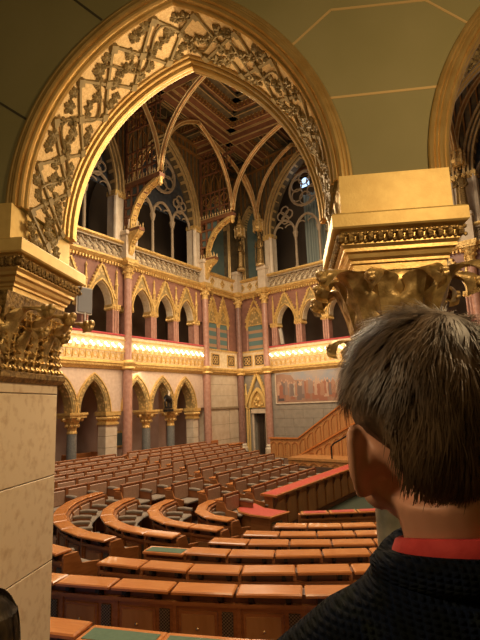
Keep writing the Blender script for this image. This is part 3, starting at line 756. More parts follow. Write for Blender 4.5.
# ---- ceiling: coffered timber
def ceiling():
    o = struct(MB().box(-4, 24, -4, 20, 18.6, 18.8).build('ceiling', roof_dark, None, FL), 'dark coffered timber ceiling with gilt mouldings', 'ceiling')
    us = [-2.05, 3.45, 8.95, 14.45, 19.95]; ps = [-3.45, 2.05, 7.55, 13.05, 18.5]
    bm_, gl, dk, pn = MB(), MB(), MB(), MB()
    for u in us:
        bm_.box(u - .2, u + .2, -.5, 18.5, 16.5, 17.1)
        for s in (-.22, .2): gl.box(u + s, u + s + .03, -.5, 18.5, 16.48, 16.55); gl.box(u + s, u + s + .03, -.5, 18.5, 16.85, 16.9)
    for p in ps:
        bm_.box(-2.05, 20, p - .2, p + .2, 16.5, 17.1)
        for s in (-.22, .2): gl.box(-2.05, 20, p + s, p + s + .03, 16.48, 16.55); gl.box(-2.05, 20, p + s, p + s + .03, 16.85, 16.9)
    for i in range(len(us) - 1):
        for j in range(len(ps) - 1):
            a, b, c, d = us[i] + .2, us[i + 1] - .2, ps[j] + .2, ps[j + 1] - .2
            z = 16.95
            for k, (ins, dz, mm) in enumerate(((0, .45, bm_), (.42, .25, dk), (.62, .5, bm_), (1.05, .25, dk), (1.25, .3, bm_))):
                a2, b2, c2, d2 = a + ins, b - ins, c + ins, d - ins
                w_ = .45
                mm.box(a2, b2, c2, c2 + w_, z, z + dz); mm.box(a2, b2, d2 - w_, d2, z, z + dz); mm.box(a2, a2 + w_, c2, d2, z, z + dz); mm.box(b2 - w_, b2, c2, d2, z, z + dz)
                for q in (.02, .40):
                    gl.box(a2 + q, b2 - q, c2 + q, c2 + q + .035, z - .03, z + .01); gl.box(a2 + q, b2 - q, d2 - q - .035, d2 - q, z - .03, z + .01)
                    gl.box(a2 + q, a2 + q + .035, c2 + q, d2 - q, z - .03, z + .01); gl.box(b2 - q - .035, b2 - q, c2 + q, d2 - q, z - .03, z + .01)
                if k in (0, 2):   # carved pendants along the cove
                    n = int((b2 - a2 - 2 * w_) / .22)
                    for t in range(n):
                        x = a2 + w_ + (t + .5) * (b2 - a2 - 2 * w_) / n
                        y = c2 + w_ + (t + .5) * (d2 - c2 - 2 * w_) / n
                        for yy in (c2 + w_ + .02, d2 - w_ - .02): pn.box(x - .05, x + .05, yy - .05, yy + .05, z + .05, z + dz + .2)
                        for xx in (a2 + w_ + .02, b2 - w_ - .02): pn.box(xx - .05, xx + .05, y - .05, y + .05, z + .05, z + dz + .2)
                z += dz * .62
            # diamond panel in the heart of the coffer
            cu, cp, hu, hp = (a + b) / 2, (c + d) / 2, (b - a) / 2 - 1.75, (d - c) / 2 - 1.75
            dk.box(cu - hu, cu + hu, cp - hp, cp + hp, 18.15, 18.2)
            P4 = [(cu - hu, cp), (cu, cp - hp), (cu + hu, cp), (cu, cp + hp)]
            gl.tube([(x, y, 18.12) for x, y in P4], .05, 4, closed=True)
            gl.tube([(cu - hu, cp, 18.12), (cu + hu, cp, 18.12)], .03, 4); gl.tube([(cu, cp - hp, 18.12), (cu, cp + hp, 18.12)], .03, 4)
    bm_.build('ceiling_beam', roof_wood, o); gl.build('gilt_moulding', roof_gold, o); dk.build('coffer_panel', roof_dark, o); pn.build('carved_pendant', rib_gold, o)
    return o
ceiling()

# ---- timber roof brackets on the long wall
def bracket(u, label):
    t = thing('roof_bracket', label, 'bracket', FL @ T(u, 0, 9.1), 'timber brackets under the roof ribs')
    Z = -9.1
    und = [(.45, 10.45), (.5, 10.9), (.68, 11.35), (.98, 11.78), (1.4, 12.1), (2.05, 12.35)]
    w_ = MB()
    # open panelled spandrel: posts and rails of timber between the curve and the top beam
    def low(y):
        for (a, b), (c, d) in zip(und, und[1:]):
            if a <= y <= c: return b + (d - b) * (y - a) / (c - a)
        return 10.45 if y < .45 else 12.35
    for y in (.03, .42, .8, 1.2, 1.6): w_.box(-.1, .1, y - .035, y + .035, low(y) + Z, 12.5 + Z)
    for z in (10.5, 11.1, 11.5, 12.0):
        ymax = max([y / 50 for y in range(0, 104) if low(y / 50) <= z] or [.4]); w_.box(-.09, .09, 0, ymax, z - .04 + Z, z + .04 + Z)
    w_.box(-.16, .16, -.05, 2.2, 12.42 + Z, 12.62 + Z)
    w_.box(-.16, .16, -.05, 1.0, 10.3 + Z, 10.45 + Z)
    w_.build('timber_frame', roof_wood, t)
    g = MB(); pts = [(0, y, z + Z) for y, z in und]
    g.loft([[(-.15, y, z + Z), (.15, y, z + Z), (.15, y - .07, z + Z + .12), (-.15, y - .07, z + Z + .12)] for y, z in und], caps=True)
    for s in (-.15, .15): g.tube([(s, y, z + Z) for y, z in und], .035, 5)
    for y, z in und[:-1]:
        for s in (-.07, .07): g.sphere((s, y + .02, z + Z), .05, 5, 4)
    g.build('gilded_arch', hall_gold, t)
    c = MB()
    for k in range(13):
        y = .1 + k * .165
        for s in (-.14, .14): c.lathe([(.03, 12.62 + Z), (.02, 12.72 + Z), (.04, 12.78 + Z), (.005, 12.88 + Z)], s, y, 5)
    for k in range(6):
        y = .1 + k * .165
        for s in (-.14, .14): c.lathe([(.03, 10.45 + Z), (.02, 10.55 + Z), (.04, 10.61 + Z), (.005, 10.7 + Z)], s, y, 5)
    for s in (-.14, .14): c.box(s - .02, s + .02, 0, 2.15, 12.6 + Z, 12.64 + Z); c.box(s - .02, s + .02, 0, .98, 10.44 + Z, 10.47 + Z)
    c.box(-.13, .13, .1, .14, 12.6 + Z, 12.63 + Z); c.box(-.13, .13, .1, .14, 10.44 + Z, 10.46 + Z); c.box(-.02, .02, 0, .04, 10.44 + Z, 12.63 + Z)
    c.build('crest', roof_gold, t)
    c = MB()
    c.loft([[(-a, -.02, z + Z), (a, -.02, z + Z), (a, p, z + Z), (-a, p, z + Z)] for z, p, a in ((9.15, .25, .1), (9.35, .34, .12), (9.5, .42, .14), (9.75, .46, .13), (10.0, .62, .15), (10.15, .85, .17), (10.32, .98, .18))], caps=True)
    for k in range(5): c.sphere((0, .32 + .1 * k, 9.6 + .14 * k + Z), .11, 6, 4, ex=1.2)
    c.lathe([(.03, 12.05 + Z), (.12, 12.15 + Z), (.1, 12.3 + Z), (.16, 12.42 + Z)], 0, 2.08, 8)
    c.build('corbel', hall_gold, t)
    p_ = MB(); 
    for (y0, y1, z0, z1) in ((.1, .38, 11.15, 11.95), (.46, .76, 11.6, 12.4), (.84, 1.16, 12.05, 12.4)):
        p_.box(-.02, .02, y0, y1, z0 + Z, z1 + Z)
    p_.build('teal_panel', teal, t)
    s_ = MB(); s2 = MB()
    # pierced screen standing on the beam
    for k in range(7):
        y = .1 + k * .3; top = 16.5
        s_.box(-.03, .03, y - .025, y + .025, 12.62 + Z, (14.0 + k * .05) + Z)
    for z in (13.2, 14.1, 15.2): s_.box(-.04, .04, 0, 1.95, z - .03 + Z, z + .03 + Z)
    for k in range(3):
        y = .4 + k * .6
        s2.tube([(0, y + .22 * math.cos(a * PI / 5), 13.65 + .22 * math.sin(a * PI / 5) + Z) for a in range(10)], .03, 4, closed=True)
        s2.tube([(0, y - .26, 14.2 + Z), (0, y - .22, 14.7 + Z), (0, y, 15.1 + Z), (0, y + .22, 14.7 + Z), (0, y + .26, 14.2 + Z)], .03, 4)
        s2.tube([(0, y + .2 * math.cos(a * PI / 4), 15.6 + .2 * math.sin(a * PI / 4) + Z) for a in range(8)], .03, 4, closed=True)
    s_.box(-.05, .05, 0, .08, 12.6 + Z, 16.5 + Z); s_.box(-.05, .05, 0, 2.3, 16.0 + Z, 16.1 + Z)
    for k in range(9): s_.box(-.03, .03, .1 + k * .25, .13 + k * .25, 15.2 + Z, 16.5 + Z)
    s_.build('pierced_screen', roof_wood, t); s2.build('screen_tracery', rib_gold, t)
bracket(8.95, 'timber bracket with gilt arch in front of the nearer traceried window')
bracket(3.45, 'timber bracket with gilt arch beside the teal corner niche')
bracket(14.45, 'timber bracket behind the near gilded arch')

# ---- arched roof ribs
def rib(fr, pts, label, r=.11):
    base = Vector(pts[0])
    t = thing('roof_rib', label, 'rib', fr @ T(*base), 'arched ribs of the roof')
    P_ = [Vector(p) - base for p in pts]
    mb = MB(); mb.tube(P_, r, 8); mb.build('rib_body', rib_gold, t, smooth=True)
    # gilt edge beads
    side = (P_[-1] - P_[0]); side = Vector((-side.y, side.x, 0)).normalized()
    g = MB()
    for s in (-1, 1): g.tube([p + side * s * r * .95 for p in P_], r * .3, 5)
    dn = []
    for i, p in enumerate(P_):
        tng = (P_[min(i + 1, len(P_) - 1)] - P_[max(i - 1, 0)]).normalized(); nn = tng.cross(side).normalized()
        if nn.z > 0: nn = -nn
        dn.append(p + nn * r * 1.0)
    g.tube(dn, r * .3, 5)
    g.build('gilt_bead', roof_gold, t, smooth=True)
def bez(a, b, c, n=14):
    a, b, c = Vector(a), Vector(b), Vector(c)
    return [a * (1 - t) ** 2 + b * 2 * t * (1 - t) + c * t * t for t in [i / n for i in range(n + 1)]]
def half(a, c, k=.55):   # pointed arch half rising vertically from a to c
    a, c = Vector(a), Vector(c); b = Vector((a.x + (c.x - a.x) * .08, a.y + (c.y - a.y) * .08, a.z + (c.z - a.z) * .75))
    return bez(a, b, c)
for u, w1 in ((8.95, 'nearer'), (3.45, 'farther'), (14.45, 'hidden')):
    rib(FL, half((u, 2.1, 12.75), (u, 5.9, 16.75)), 'roof rib springing across the hall from the %s timber bracket' % w1, .125)
for a, b, w1 in ((8.95, 3.45, 'between the nearer and the farther bracket'), (14.45, 8.95, 'just inside the near gilded arch')):
    m = (a + b) / 2
    rib(FL, half((a, 2.1, 12.75), (m, 2.05, 16.45)), 'near half of the rib arch %s' % w1)
    rib(FL, half((b, 2.1, 12.75), (m, 2.05, 16.45)), 'far half of the rib arch %s' % w1)
iL = FL.inverted()
def c2l(u, p, z): return tuple(iL @ (FC @ Vector((-u, p, z))))
Btip = (3.45, 2.1, 12.75); Dt = c2l(2.05, .55, 13.1)
mid = [(Btip[i] + Dt[i]) / 2 for i in range(3)]; mid[2] = 15.35
rib(FL, half(Btip, mid), 'left half of the small rib arch over the teal corner niche', .09)
rib(FL, half(Dt, mid), 'right half of the small rib arch beside the gilt canopy', .09)
for u, w1 in ((2.05, 'the corner canopy'), (7.5, 'the canopy behind the capital'), (12.95, 'the canopy right of the capital')):
    rib(FC, half((-u, .55, 13.1), (-u, 5.0, 16.75)), 'roof rib springing across the hall from %s' % w1, .11)
for a, b, w1 in ((2.05, 7.5, 'over the pale curtained window'), (7.5, 12.95, 'over the window behind the capital'), (12.95, 18.3, 'over the far right window')):
    m = (a + b) / 2
    rib(FC, half((-a, .55, 13.1), (-m, .6, 16.7)), 'left half of the rib arch %s' % w1)
    rib(FC, half((-b, .55, 13.1), (-m, .6, 16.7)), 'right half of the rib arch %s' % w1)

# ---- statues with canopies
def statue(fr, sx, u, p, label, clab):
    t = thing('statue', label, 'statue', fr @ T(sx * u, p, 10.4), 'gilded statues on the wall shafts')
    mb = MB()
    mb.lathe([(.26, 0), (.27, .08), (.22, .12)], n=10); mb.build('plinth', roof_gold, t)
    mb = MB()
    mb.loft([[(rx * math.cos(a) * (1 + .1 * math.cos(5 * a)), ry * math.sin(a) * (1 + .1 * math.cos(5 * a)), z) for a in [2 * PI * k / 20 for k in range(20)]] for z, rx, ry in
             ((.1, .24, .2), (.4, .21, .17), (.8, .19, .15), (1.0, .17, .13), (1.2, .2, .14), (1.38, .23, .13), (1.46, .17, .11), (1.5, .07, .07), (1.58, .06, .06))], caps=True)
    mb.sphere((0, .02, 1.68), .11, 10, 8, ez=1.25)
    for s in (-1, 1):
        mb.tube([(s * .2, 0, 1.38), (s * .27, .06, 1.12), (s * .12, .2, 1.05 + .08 * s)], [.07, .06, .045], 8)
        mb.sphere((s * .11, .21, 1.06 + .08 * s), .05, 6, 5)
    mb.tube([(.14, .22, .1), (.12, .22, 1.5)], .02, 5)
    mb.build('figure', gold_dark, t, smooth=True)
    k_ = thing('statue_canopy', clab, 'canopy', fr @ T(sx * u, p, 12.55), 'gilt canopies over the statues')
    mb = MB()
    mb.lathe([(.12, -.1), (.3, .0), (.33, .12), (.28, .2), (.22, .5), (.26, .55), (.14, .75), (.16, .8), (.06, 1.1), (.1, 1.15), (.01, 1.4)], n=8)
    mb.build('canopy_body', hall_gold, k_)
    mb = MB()
    for i in range(8):
        a = i * PI / 4
        mb.lathe([(.04, -.15), (.045, .3), (.07, .34), (.005, .6)], .3 * math.cos(a), .3 * math.sin(a), 5)
        mb.tube([(.3 * math.cos(a), .3 * math.sin(a), .05), (.27 * math.cos(a + PI / 8), .27 * math.sin(a + PI / 8), .2), (.3 * math.cos(a + PI / 4), .3 * math.sin(a + PI / 4), .05)], .03, 4)
    mb.build('canopy_pinnacle', roof_gold, k_)
statue(FL, 1, .5, .62, 'gilded robed statue in the corner between the two teal niches', 'gilt gothic canopy over the corner statue')
statue(FC, -1, 2.05, .38, 'gilded robed statue beside the pale curtained window', 'gilt gothic canopy beside the pale curtained window')
statue(FC, -1, 7.5, .38, 'gilded robed statue behind the foliated capital', 'gilt gothic canopy behind the foliated capital')
statue(FC, -1, 12.95, .38, 'gilded robed statue seen through the right hand arch', 'gilt gothic canopy seen through the right hand arch')

# ---- small things on the galleries
t = thing('spotlight', 'black moving head spotlight hanging in the second lower arch from the stone pier', 'spotlight', FL @ T(6.35, .1, 2.62))
mb = MB(); mb.tube([(0, 0, .1), (0, 0, .32)], .05, 8); mb.box(-.2, .2, -.08, .08, .02, .12); mb.tube([(-.2, 0, .1), (-.24, 0, .35), (-.18, 0, .5)], .04, 6); mb.tube([(.2, 0, .1), (.24, 0, .35), (.18, 0, .5)], .04, 6); mb.build('yoke', iron, t)
mb = MB(); mb.lathe([(.09, -.2), (.14, -.12), (.15, .1), (.12, .2)], n=12); o = mb.build('lamp_head', iron, t); o.matrix_local = T(0, 0, .45) @ Matrix.Rotation(R(60), 4, 'Y')
mb = MB(); mb.box(-.22, .22, -.12, .12, -.12, .0); mb.build('clamp_base', iron, t)
mb = MB(); mb.tube([(-.05, -.2, 1.1), (-.12, -.05, .75), (0, 0, .5)], .045, 6); mb.build('support_arm', stone, t)
t = thing('gallery_speaker', 'slim white column loudspeaker leaning in the first gallery arch over the fresco', 'loudspeaker', FC @ T(-3.0, -.1, 5.8))
o = MB().bevbox(-.09, .09, -.07, .07, 0, .95, .02).build('speaker_body', white_metal, t); o.matrix_local = Matrix.Rotation(R(8), 4, 'Y')
o = MB().bevbox(-.12, .12, -.1, .1, -.02, .06, .02).build('speaker_foot', iron, t)
t = thing('display_screen', 'grey flat panel on a slim stand in the gallery beside the near capital', 'screen', FL @ T(11.35, .35, 5.75))
MB().bevbox(-.32, .35, -.03, .03, .65, 1.62, .02).build('panel', grey_screen, t)
MB().bevbox(-.36, .39, -.05, -.02, .6, 1.67, .02).build('panel_frame', white_metal, t)
MB().tube([(0, 0, 0), (0, 0, .9)], .025, 8).build('stand', white_metal, t)
t = thing('wall_cabinet', 'brown wooden cupboard in the corridor behind the first grey column', 'cabinet', FL @ T(11.6, -1.9, 0))
MB().bevbox(-.5, .5, -.2, .2, 0, 1.7, .02).build('cabinet_body', panel_wood, t)
for s in (-1, 1):
    o = MB().bevbox(s * .25 - .21, s * .25 + .21, .2, .22, .1, 1.6, .01).build('door', wood, t)
    MB().sphere((s * .06, .24, .9), .02, 6, 5).build('knob', brass, o)
t = thing('wall_picture', 'framed dark panel on the corridor wall behind the arcade', 'picture', FL @ T(7.35, -2.15, .95))
MB().bevbox(-.45, .45, 0, .05, 0, .75, .02).build('frame', hall_gold, t); MB().box(-.36, .36, .05, .06, .1, .65).build('panel', teal, t)
# ================================================================== NEAR ARCADE (frame FN)
AZ, AR, AH = 4.07, 1.49, 1.045
D0, D1 = 2.9, 3.62
ACX = [-.715, 2.07, -3.43]
def near_wall():
    mb = MB(); arch_wall(mb, -5.2, 4.2, 8.0, [(c, AH, AZ, AR) for c in sorted(ACX)], D0, D1, 16)
    o = struct(mb.build('wall_near_arcade', green_wall, None, FN), 'olive painted wall above the near gilded arches', 'wall')
    g = MB()
    def line(pts, m=g):
        for (a, b), (c, d) in zip(pts, pts[1:]):
            v = Vector((c - a, d - b)).normalized() * .008; n = (-v.y, v.x)
            m.prism([(a - n[0], b - n[1]), (c - n[0], d - n[1]), (c + n[0], d + n[1]), (a + n[0], b + n[1])], D0 - .003, D0)
    line([(.33, 4.655), (1.03, 4.66)])
    line([(.1, 5.06), (.39, 5.31), (1.01, 5.30), (1.27, 5.08)])
    g.build('gold_joint_line', gold_line, o)
    k = MB(); line([(-1.75, 4.72), (-2.3, 5.12), (-3, 5.12)], k); line([(-1.22, 5.45), (-1.75, 5.95)], k)
    k.build('dark_joint_line', dark_line, o)
    return o
nw = near_wall()
def shape_map(cx):
    pts = [Vector((a, b)) for a, b in arch_pts(cx, AH, AZ, AR, 60)]
    # extend down along the jambs
    L_ = [0]
    for a, b in zip(pts, pts[1:]): L_.append(L_[-1] + (b - a).length)
    tot = L_[-1]
    def f(s, y, h):
        if s < 0: return (cx - AH + h, y, AZ + s)
        if s > tot: return (cx + AH - h, y, AZ - (s - tot))
        for i in range(len(L_) - 1):
            if s <= L_[i + 1]: break
        a, b = pts[i], pts[i + 1]; t = (s - L_[i]) / (L_[i + 1] - L_[i]); p = a.lerp(b, t); d = (b - a).normalized()
        n = Vector((d.y, -d.x))     # inward (towards opening)
        return (p.x + n.x * h, y, p.y + n.y * h)
    return f, tot
def arch_ring(cx, label):
    t = thing('gilded_arch', label, 'arch', FN @ T(cx, D0, AZ), 'gilded arches of the near arcade')
    I = T(-cx, -D0, -AZ)
    f, tot = shape_map(cx)
    def sweep(mb, prof, s0=-.0, s1=None):   # prof = list of (y,h)
        s1 = tot if s1 is None else s1
        n = 72; mb.loft([[f(s0 + (s1 - s0) * i / n, y, h) for y, h in prof] for i in range(n + 1)], caps=True)
    def rod(mb, y, h, r):
        sweep(mb, [(y + r * math.cos(k * PI / 4), h + r * math.sin(k * PI / 4)) for k in range(8)])
    g = MB()
    # outer face moulding (h negative = outside opening)
    for y, h, r in ((D0 - .015, -.095, .02), (D0 - .03, -.068, .014), (D0 - .035, -.042, .022), (D0 - .015, -.012, .02), (D0 + .03, .004, .022)): rod(g, y, h, r)
    sweep(g, [(D0 - .02, -.10), (D0 - .02, .0), (D0 + .05, .01), (D0 + .05, -.02), (D0 + .01, -.10)])
    for o_ in [g.build('outer_moulding', gold_leaf, t, smooth=False)]: o_.matrix_local = I
    g = MB()
    for y, h, r in ((D1 - .15, .008, .016), (D1 - .11, .022, .02), (D1 - .06, .035, .026), (D1 - .01, .03, .02), (D1 + .02, -.02, .03), (D1 + .02, -.09, .025)): rod(g, y, h, r)
    sweep(g, [(D1 - .15, -.01), (D1 - .15, .005), (D1 - .05, .03), (D1 + .01, .03), (D1 + .01, -.12), (D1, -.12), (D1, -.01)])
    g.build('inner_moulding', gold_leaf, t).matrix_local = I
    g = MB(); sweep(g, [(D0 + .05, -.02), (D0 + .05, .004), (D1 - .14, .004), (D1 - .14, -.02)])
    g.build('gilded_ground', gold_ground, t).matrix_local = I
    # trellis and vine leaves in relief
    L = MB(); V = MB(); y0, y1 = D0 + .075, D1 - .17; ym = (y0 + y1) / 2
    H = .022
    def bar(sa, ya, sb, yb, w_=.013, h=H, m=L):
        n = max(2, int(abs(sb - sa) / .03)); d = Vector((sb - sa, yb - ya)).normalized(); nx, ny = -d.y * w_, d.x * w_
        rings = []
        for i in range(n + 1):
            s = sa + (sb - sa) * i / n; y = ya + (yb - ya) * i / n
            rings.append([f(s - nx, y - ny, .002), f(s - nx * .8, y - ny * .8, h), f(s + nx * .8, y + ny * .8, h), f(s + nx, y + ny, .002)])
        m.loft(rings, caps=True)
    pitch = tot / 11
    for k in range(-1, 12):
        s = k * pitch
        bar(s, y0, s + pitch, y1); bar(s, y1, s + pitch, y0)
        for (a, b) in ((s + pitch / 2, ym), (s, y0 + .02), (s, y1 - .02)):
            # quatrefoil knot
            for q in range(4):
                an = q * PI / 2
                L.add([f(a + .036 * math.cos(an + c) , b + .036 * math.sin(an + c), z) for c, z in ((0, H + .004), (.7, H), (-.7, H))], [(0, 1, 2)])
            ring = [f(a + .033 * math.cos(j * PI / 6) * (1 + .25 * math.cos(j * PI * 4 / 6)), b + .033 * math.sin(j * PI / 6) * (1 + .25 * math.cos(j * PI * 4 / 6)), H + .006) for j in range(12)]
            low = [f(a + .04 * math.cos(j * PI / 6), b + .04 * math.sin(j * PI / 6), .004) for j in range(12)]
            L.loft([low, ring], caps=True)
    rn = random.Random(11)
    def leaf(s, y, sz, ang, hh=.03):
        N = 30; rad = []
        for j in range(N):
            th = 2 * PI * j / N
            rr = .62 + .30 * abs(math.cos(2.5 * th)) ** .8 + .07 * math.cos(15 * th)
            if abs(th - PI) < .35: rr *= .45
            rad.append(rr * sz)
        def P(j, k, h):
            th = 2 * PI * j / N + ang
            return f(s + rad[j] * k * math.cos(th), min(max(y + rad[j] * k * math.sin(th), y0 - .02), y1 + .02), h)
        rings = [[P(j, 1.0, .004) for j in range(N)], [P(j, 1.0, hh * .55) for j in range(N)], [P(j, .6, hh * (1.0 + .25 * math.cos(5 * 2 * PI * j / N))) for j in range(N)], [P(j, .1, hh * .75) for j in range(N)]]
        V.loft(rings, caps=True)
    for k in range(-1, 12):
        for (ds, dy) in ((.5, .16), (.5, .84), (.1, .5), (.88, .5), (.28, .9), (.74, .1), (.30, .38), (.70, .62)):
            s = (k + ds + rn.uniform(-.05, .05)) * pitch; y = y0 + (y1 - y0) * min(.94, max(.06, dy + rn.uniform(-.05, .05)))
            leaf(s, y, rn.uniform(.050, .066), rn.uniform(0, 6.28), rn.uniform(.020, .028))
        for q in range(2):
            s = (k + rn.random()) * pitch; y = rn.uniform(y0 + .05, y1 - .05)
            for j in range(7):
                c = f(s + rn.uniform(-.03, .03), y + rn.uniform(-.03, .03), .028); V.sphere(c, .013, 5, 4)
    # wavy vine stems
    n = 120
    pts = [f(-.2 + (tot + .4) * i / n, ym + (y1 - ym) * .62 * math.sin(i * 2 * PI / n * 8), .018) for i in range(n + 1)]
    V.tube(pts, .010, 5)
    L.build('trellis', leaf_gold, t).matrix_local = I; V.build('vine_leaves', leaf_gold, t).matrix_local = I
    return t
arch_ring(ACX[0], 'large gilded arch with carved vine leaves framing the hall')
arch_ring(ACX[1], 'gilded arch cut by the right edge of the photo')

def sq(hx, hy, z, cx=0, cy=0):
    return [(cx - hx, cy - hy, z), (cx + hx, cy - hy, z), (cx + hx, cy + hy, z), (cx - hx, cy + hy, z)]
def acanthus(mb, ang, base_r, z0, hgt, out, W, lobes=4, cx=0, cy=0, ex=1.0, ball=.0, curl=1.0):
    """leaf growing up a bell and curling over; built as thick lobed ribbon"""
    ca, sa = math.cos(ang), math.sin(ang)
    prof = []
    N = 26
    for i in range(N + 1):
        t = i / N
        if t < .62:
            q = t / .62; o = .02 + out * .35 * q ** 2.2; z = hgt * .86 * q
        else:
            q = (t - .62) / .38; a = q * PI * 1.15 * curl
            r = out * .36
            o = .02 + out * .35 + r * (1 - math.cos(a)) * .95; z = hgt * .86 + hgt * .16 * math.sin(a) - (.03 * q * hgt)
        prof.append((o, z))
    rings = []
    for i, (o, z) in enumerate(prof):
        t = i / N
        env = (math.sin(PI * min(1, t * .92 + .12)) ** .6)
        w_ = W * env * (1 - .38 * abs(math.cos(lobes * PI * t)) ** 1.5) 
        row = []; back = []
        for j in range(9):
            v = (j - 4) / 4
            ridge = .10 * W * (1 - abs(v)) + .05 * W * math.cos(v * PI * 3)
            oo = base_r + o - abs(v) ** 2 * W * .28 + ridge; zz = z0 + z - abs(v) * W * .10 * t
            x = v * w_
            row.append((cx + (oo * ca - x * sa) * ex, cy + oo * sa + x * ca, zz))
            oo -= .014
            back.append((cx + (oo * ca - x * sa) * ex, cy + oo * sa + x * ca, zz - .006))
        rings.append(row + back[::-1])
    mb.loft(rings, caps=True)
    if ball:
        o, z = prof[-3]
        c = (cx + (base_r + o) * ca * ex, cy + (base_r + o) * sa, z0 + z)
        for q in range(9):
            mb.sphere((c[0] + ball * .5 * math.cos(q * 2.4), c[1] + ball * .5 * math.sin(q * 2.4), c[2] + ball * .5 * math.cos(q * 1.7)), ball * .62, 6, 5)
def abacus(t, hx, hy, I, ib=.055):
    # z: 3.46 neck .. 3.81 slab, 4.06 block (absolute)
    mb = MB(); mb.loft([sq(hx, hy, 3.715), sq(hx + .01, hy + .01, 3.725), sq(hx + .01, hy + .01, 3.80), sq(hx, hy, 3.812)], caps=True)
    mb.build('abacus_slab', gold_block, t).matrix_local = I
    mb = MB(); mb.loft([sq(hx - ib, hy - .05, 3.81), sq(hx - ib, hy - .05, 4.075)], caps=True); mb.build('impost_block', gold_block, t).matrix_local = I
    mb = MB(); mb.loft([sq(hx - .11, hy - .11, 3.475), sq(hx - .11, hy - .11, 3.515), sq(hx - .095, hy - .095, 3.52), sq(hx - .095, hy - .095, 3.535), sq(hx - .08, hy - .08, 3.55), sq(hx - .075, hy - .075, 3.575), sq(hx - .055, hy - .055, 3.585), sq(hx - .055, hy - .055, 3.605), sq(hx - .04, hy - .04, 3.625), sq(hx - .04, hy - .04, 3.715)], caps=True)
    mb.build('abacus_moulding', gold_leaf, t).matrix_local = I
    mb = MB(); d = .04
    for sx_, L_ in ((0, hx), (1, hy)):
        n = int(2 * L_ / .06)
        for k in range(n + 1):
            q = -L_ + .04 + k * (2 * L_ - .08) / n
            for s in (-1, 1):
                c = (q, s * (hy - .035), 3.665) if sx_ == 0 else (s * (hx - .035), q, 3.665)
                mb.sphere(c, .026, 6, 4, ez=1.3); mb.sphere((c[0] + (.03 if sx_ == 0 else 0), c[1] + (.03 if sx_ else 0), 3.69), .014, 5, 3); mb.sphere((c[0] + (.03 if sx_ == 0 else 0), c[1] + (.03 if sx_ else 0), 3.642), .014, 5, 3)
    mb.build('carved_band', gold_dark, t).matrix_local = I
I0 = T(0, 0, -.9)
# right hand column
t = thing('foliated_column', 'veined green marble column with a gilded leaf capital behind the man', 'column', FN @ T(.68, 3.24, .9))
abacus(t, .385, .45, I0)
mb = MB(); mb.lathe([(.215, 2.55), (.235, 2.56), (.245, 2.60), (.235, 2.64), (.21, 2.66), (.20, 2.8), (.205, 3.0), (.23, 3.2), (.29, 3.38), (.34, 3.48)], n=24)
mb.build('capital_bell', gold_leaf, t, smooth=True).matrix_local = I0
for k in range(8):
    a = k * PI / 4 + PI / 8
    diag = True
    mb = MB(); acanthus(mb, a, .235, 2.93, .54, .27, .15, 5, ball=.03)
    smooth_by_angle(mb.build('acanthus_leaf', gold_acanthus, t), 50).matrix_local = I0
for k in range(4):
    a = k * PI / 2 + PI / 4
    mb = MB(); acanthus(mb, a, .25, 2.98, .50, .40, .13, 5, ball=.035)
    smooth_by_angle(mb.build('corner_leaf', gold_acanthus, t), 50).matrix_local = I0
for k in range(8):
    a = k * PI / 4
    mb = MB(); acanthus(mb, a, .205, 2.66, .44, .20, .10, 4, ball=.02)
    smooth_by_angle(mb.build('lower_leaf', gold_acanthus, t), 50).matrix_local = I0
mb = MB(); mb.lathe([(.215, 1.35), (.212, 2.0), (.205, 2.56)], n=28); smooth_by_angle(mb.build('shaft', mosaic, t)).matrix_local = I0
mb = MB(); mb.lathe([(.33, .9), (.33, 1.1), (.27, 1.16), (.29, 1.24), (.24, 1.3), (.22, 1.36)], n=28); mb.build('base', stone, t).matrix_local = I0
# left hand pier
t = thing('stone_pier', 'near pier of large travertine blocks with gilded carved capital', 'pier', FN @ T(-2.08, 3.24, .9))
abacus(t, .40, .47, I0, .11)
mb = MB(); zs_ = [.9, 1.62, 2.225, 2.83]
for a, b in zip(zs_, zs_[1:] + [2.93]):
    mb.bevbox(-.235, .235, -.39, .39, a + .003, b - .003, .004)
mb.build('stone_block', travertine, t).matrix_local = I0
mb = MB(); mb.box(-.228, .228, -.383, .383, .9, 2.95); mb.build('joint_core', joint_m, t).matrix_local = I0
mb = MB(); mb.loft([sq(.25, .405, 2.90), sq(.28, .43, 2.93), sq(.28, .43, 2.965), sq(.245, .40, 2.98), sq(.24, .39, 3.1), sq(.26, .40, 3.3), sq(.30, .43, 3.48)], caps=True)
mb.build('capital_bell', gold_dark, t).matrix_local = I0
c = MB()
rn = random.Random(5)
def spray(o, ux, uy, nx, ny):   # leafy spray on a vertical face: origin o, along (ux,uy), out (nx,ny)
    def P(a, z, h): return (o[0] + ux * a + nx * h, o[1] + uy * a + ny * h, z)
    for i in range(9):
        a0 = -.34 + i * .085
        if abs(a0) > (.2 if ux else .35): continue
        c.tube([P(a0 + .02 * math.sin(q * 1.1 + i), 2.97 + q * .055, .012 + .003 * q) for q in range(9)], .007, 5)
        for q in range(8):
            for e in (-1, 1):
                a = a0 + .02 * math.sin(q * 1.1 + i) + e * .022; z = 2.985 + q * .055
                c.tube([P(a - e * .018, z - .012, .012), P(a, z + .006, .028 + .002 * q), P(a + e * .012, z + .026, .018)], [.006, .012, .004], 5)
for s in (-1, 1): spray((s * .24, 0), 0, 1, s, 0)
spray((0, -.392), 1, 0, 0, -1)
c.build('carved_foliage', gold_leaf, t).matrix_local = I0
